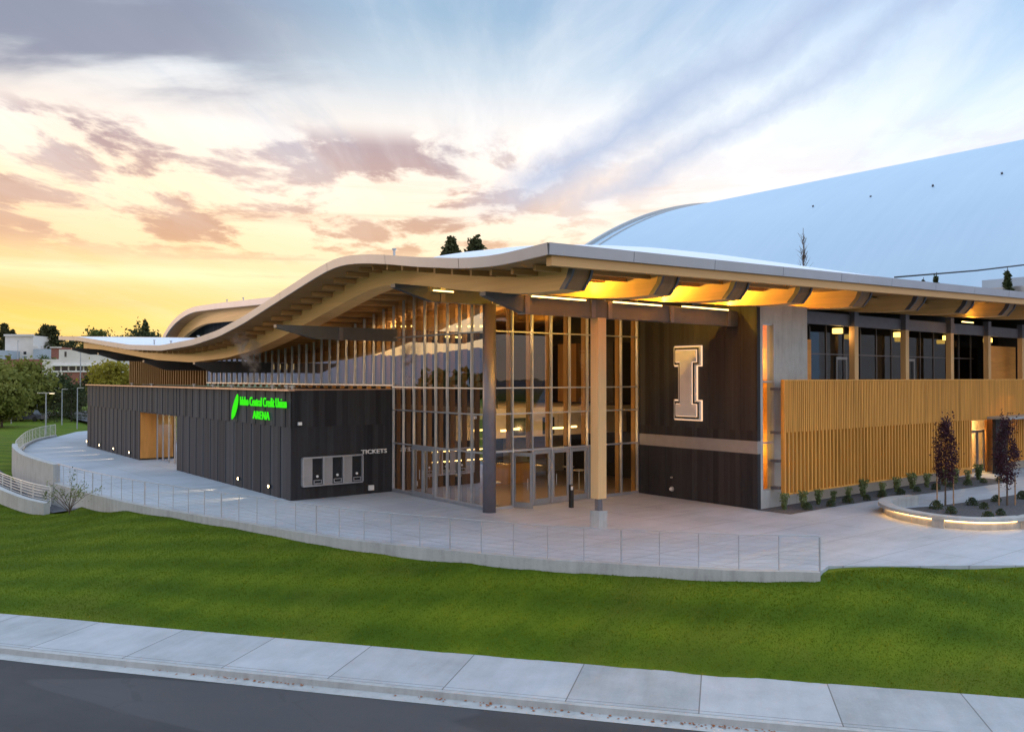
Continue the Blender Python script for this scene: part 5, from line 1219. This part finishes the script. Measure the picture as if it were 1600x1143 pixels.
facade_box('school_building', 'long brick and white building with a band of windows below the roof tip', 66, 185, 561, 205, 18, 'white_wall', 610,
           [('upper_storey', 92, 176, 546, 561, 'white_wall', 0.0), ('roof_edge', 82, 177, 569.5, 571.5, 'letter_white', 0.8), ('brick_base', 98, 185, 581, 610, 'brick', 0.12), ('sill', 82, 169, 579, 581, 'letter_white', 0.3)] +
           [('window', 85+k*11.8, 94+k*11.8, 572, 579, 'win_dark', 0.1) for k in range(7)] + [('window', 101, 104, 549, 557, 'win_dark', 0.1)])
facade_box('brick_wall', 'long brick wall low behind the big olive tree at the left', -30, 66, 561, 215, 4, 'brick', 612)
# parking lot
def ground_quad(name, pts, m, dz=0.05):
    P = []
    for u, v in pts:
        p = at(u, v, 1)-Vector((0, 0, EYE)); tt = (EYE-0.25)/-p.z; P.append(Vector((0, 0, EYE))+p*tt)
    mb = MB(); n = len(P); mb.v += [(p.x, p.y, 0.34+dz) for p in P]; mb.f.append(tuple(range(n))); mb.uv += [(0, 0)]*n; return struct(mb.build(name, m, fix=True))
ground_quad('parking_road', [(48, 649), (52, 646.5), (128, 643), (260, 640), (260, 652), (140, 661), (118, 656), (105, 651)], M['asphalt'])
LB = {'o': 'leaf_olive', 'g': 'leaf_green', 'y': 'leaf_gold', 'd': 'leaf_dark'}
bg = [('olive', 'large olive green tree in front of the brick wall at the left', 36, 562, 118, 4.0, 'leaf_olive', 1),
      ('olive', 'olive tree cut by the left picture edge, behind the large one', -6, 572, 110, 4.2, 'leaf_olive', 2),
      ('dark', 'dark rounded tree right of the large olive tree', 84, 586, 128, 3.0, 'leaf_dark', 3),
      ('green', 'bushy dark tree near the roof wing corner below the brick building', 110, 603, 124, 2.2, 'leaf_dark', 4),
      ('gold', 'golden green tree under the roof tip beside the batten wall', 180, 564, 150, 4.2, 'leaf_gold', 5),
      ('dark', 'dark tree between the golden tree and the brick building', 148, 582, 152, 2.6, 'leaf_dark', 6),
      ('green', 'dark bushy tree behind the lamp posts at the far left', 60, 604, 130, 2.6, 'leaf_dark', 7),
      ('olive', 'low olive tree at the left edge above the lawn', 3, 600, 98, 2.6, 'leaf_olive', 8),
      ('round', 'round leafy tree on the horizon just right of the roof tip', 152, 509, 330, 6.2, 'leaf_green', 9),
      ('wide', 'wide dark tree on the horizon left of the upper roof', 220, 510, 300, 7.0, 'leaf_dark', 10),
      ('low', 'low bushy tree on the horizon between the round and the wide tree', 190, 518, 310, 5.2, 'leaf_green', 11),
      ('low', 'low dark tree on the horizon under the roof tip', 108, 531, 300, 4.5, 'leaf_dark', 12),
      ('small', 'small green tree beside the narrow brick block', 76, 553, 240, 2.6, 'leaf_green', 13)]
for nm, lb, u, v, d, rx, m_, sdd in bg:
    p, h = ht(u, v, d)
    tree('leafy_tree', lb, p.x, p.y, h, rx, m_, z0=p.z-h, nc=80, nl=55, ls=rx*0.085, th=0.12, group='background trees at the left', seed=sdd)
for i, (u, v, d, r, lb) in enumerate([(7, 503, 290, 3.2, 'tall pointed conifer at the left edge above the tall block'), (20, 513, 292, 2.4, 'small pointed conifer just right of the edge conifer'),
                                 (71, 505, 280, 4.2, 'tall conifer left of the twin pair beyond the tall block'), (83, 506, 281, 4.0, 'tall conifer right of the twin pair beyond the tall block'),
                                 (227, 498, 305, 2.0, 'thin conifer spire above the wide horizon tree'), (112, 604, 112, 2.0, 'dark conifer beside the wing corner'),
                                 (97, 610, 118, 1.8, 'short dark conifer left of the one at the wing corner'), (55, 522, 285, 2.4, 'short conifer behind the right corner of the tall block')]):
    p, h = ht(u, v, d); conifer('conifer_tree', lb, p.x, p.y, h, r*2.6, z0=p.z-h, seed=70+i, n=5200, ls=h*0.02, group='background conifers at the left')
# tree mass seen only in the glass: woods on the ridge side
P = []
rng = np.random.default_rng(99)
for k in range(420):
    a = rng.uniform(2.0, 4.1); r_ = rng.uniform(170, 300); x, y = math.cos(a)*r_, math.sin(a)*r_; h = rng.uniform(5, 10); g = float(ground(x, y))
    u = rng.uniform(0, 1, 60); q = rng.uniform(0, 6.283, 60); rr = (1-u*0.85)*3.4*np.sqrt(rng.uniform(0, 1, 60)); P.append(np.c_[x+rr*np.cos(q), y+rr*np.sin(q), g+u*h])
tag(tri_mesh('woodland', leaf_quads(np.concatenate(P), 1.3, 0, rng), M['leaf_dark'], 4), 'far wood of mixed trees facing the glass front', 'woodland', kind='stuff')
# street lamps and poles
def lamp_post(label, u, vb, vt, d, double=False, amber=False, glow=False):
    p, h = ht(u, vt, d); g = p.z-h; t = thing('street_lamp', label, 'street lamp', (p.x, p.y, g), 'street lamps by the parking road')
    w = 0.07 if d > 90 else 0.08
    MB().tube([(p.x, p.y, g), (p.x, p.y, p.z)], w, 8, w*0.7).build('pole', M['rail_grey'] if not amber else M['galv'], t)
    for s in ((-1, 1) if double else (1,)):
        e = rt*s*(0.9 if double else 0.7)
        MB().hull8([(p.x, p.y-.06, p.z-0.02), (p.x+e.x, p.y+e.y-.12, p.z-0.02), (p.x+e.x, p.y+e.y+.12, p.z-0.02), (p.x, p.y+.06, p.z-0.02)], [(p.x, p.y-.06, p.z+.08), (p.x+e.x, p.y+e.y-.12, p.z+.06), (p.x+e.x, p.y+e.y+.12, p.z+.06), (p.x, p.y+.06, p.z+.08)]).build('lamp_head', M['galv'], t)
        if glow and s > 0: MB().box(p.x+e.x*0.55-0.15, p.x+e.x*0.95, p.y+e.y*0.8-0.1, p.y+e.y*0.8+0.1, p.z-0.06, p.z-0.025).build('lens', M['street_glow'], t)
    if amber: MB().tube([(p.x, p.y, p.z-0.2), (p.x, p.y, p.z+0.35)], 0.22, 8).build('lens', M['amber_glow'], t)
lamp_post('nearest twin headed street lamp standing on the lawn left of the wing', 72, 665, 614, 88, True, glow=True)
lamp_post('street lamp with orange head at the far left', 18, 650, 610, 105, amber=True)
lamp_post('grey street lamp between the dark bushes and the wing', 97, 655, 608, 104)
lamp_post('grey street lamp closest to the corner of the wing', 121, 660, 606, 98)
lamp_post('tall slim street lamp in front of the dark rounded tree', 58, 650, 606, 118)
lamp_post('short street lamp between the orange one and the tree trunk', 31, 640, 609, 130)
p, h = ht(126, 549, 150); t = thing('utility_pole', 'tall thin pole rising before the brick and white building to the roof tip', 'pole', (p.x, p.y, p.z-h)); MB().tube([(p.x, p.y, p.z-h), (p.x, p.y, p.z)], 0.14, 8, 0.08).build('pole', M['rail_grey'], t); BX(p.x-.5, p.x+.5, p.y-.1, p.y+.1, p.z-.15, p.z).build('cross_arm', M['rail_grey'], t)
p, h = ht(28, 533, 240); t = thing('flag_pole', 'thin dark pole before the tall cream block', 'pole', (p.x, p.y, p.z-h)); MB().tube([(p.x, p.y, p.z-h), (p.x, p.y, p.z)], 0.14, 8, 0.08).build('pole', M['rail_grey'], t); BX(p.x-.25, p.x+.25, p.y-.25, p.y+.25, p.z, p.z+.25).build('cap', M['rail_grey'], t)
# parked cars far away
def car(label, u, v, d, m_):
    p = at(u, v, d); g = float(ground(p.x, p.y)); t = thing('parked_car', label, 'car', (p.x, p.y, g), 'cars parked under the trees'); a = rt; b = fh
    def slab(l0, l1, w, z0, z1, ti=0.0):
        c = lambda l, ww, z: (p.x+a.x*l+b.x*ww, p.y+a.y*l+b.y*ww, g+z)
        return MB().hull8([c(l0, -w, z0), c(l1, -w, z0), c(l1, w, z0), c(l0, w, z0)], [c(l0+ti, -w*0.9, z1), c(l1-ti, -w*0.9, z1), c(l1-ti, w*0.9, z1), c(l0+ti, w*0.9, z1)])
    slab(-2.2, 2.2, 0.88, 0.3, 0.85, 0.08).build('body', M[m_], t); slab(-1.3, 1.3, 0.8, 0.85, 1.42, 0.45).build('cabin', M['win_dark'], t)
    for l in (-1.35, 1.35):
        for w_ in (-0.8, 0.8):
            c = Vector((p.x+a.x*l+b.x*w_, p.y+a.y*l+b.y*w_, g+0.32)); MB().tube([c-b*0.1, c+b*0.1], 0.32, 12).build('wheel', M['tyre'], t)
car('red parked car under the trees at the far left', 27, 636, 125, 'paint_red')
car('white parked car between the tree trunk and the dark tree', 51, 636, 122, 'paint_white')
car('dark blue parked car nearest the road end', 44, 641, 112, 'paint_dark')
# steam
def f_steam(t, b, o):
    t.nt.nodes.remove(b); p = geo(t)
    n = t.ramp(t.noise(p, 1.5, 4, 0.6, 0.8), [(0.45, 0.0), (0.75, 1.0)], 'EASE')
    ob = t.n('ShaderNodeTexCoord').outputs['Object']; s = t.n('ShaderNodeSeparateXYZ', {0: ob})
    w = t.m('MULTIPLY_ADD', s.outputs[2], 0.28, 0.20)
    cxx = t.m('SUBTRACT', s.outputs[0], t.m('MULTIPLY', t.m('SINE', t.m('MULTIPLY', s.outputs[2], 1.4)), 0.25))
    r = t.m('DIVIDE', t.m('SQRT', t.m('ADD', t.m('POWER', t.m('ABSOLUTE', cxx), 2.0), t.m('POWER', t.m('ABSOLUTE', s.outputs[1]), 2.0))), w)
    fall = t.m('SUBTRACT', 1.0, r, clamp=True); top = t.m('SUBTRACT', 1.0, t.m('DIVIDE', s.outputs[2], 3.1), clamp=True)
    d = t.m('MULTIPLY', t.m('MULTIPLY', t.m('MULTIPLY', n, fall), top), 22.0)
    v = t.n('ShaderNodeVolumePrincipled', {'Color': (0.9, 0.85, 0.82, 1), 'Density': d, 'Anisotropy': 0.2}); t.put(o.inputs['Volume'], v)
mat('steam', f_steam)
sm = MB().box(-1.3, 1.3, -1.3, 1.3, 0, 3.2).build('steam', M['steam']); sm.location = (17.35, 44.6, 5.2)
tag(sm, 'thin pale steam plume rising from the wing roof before the beam', 'steam', kind='stuff')
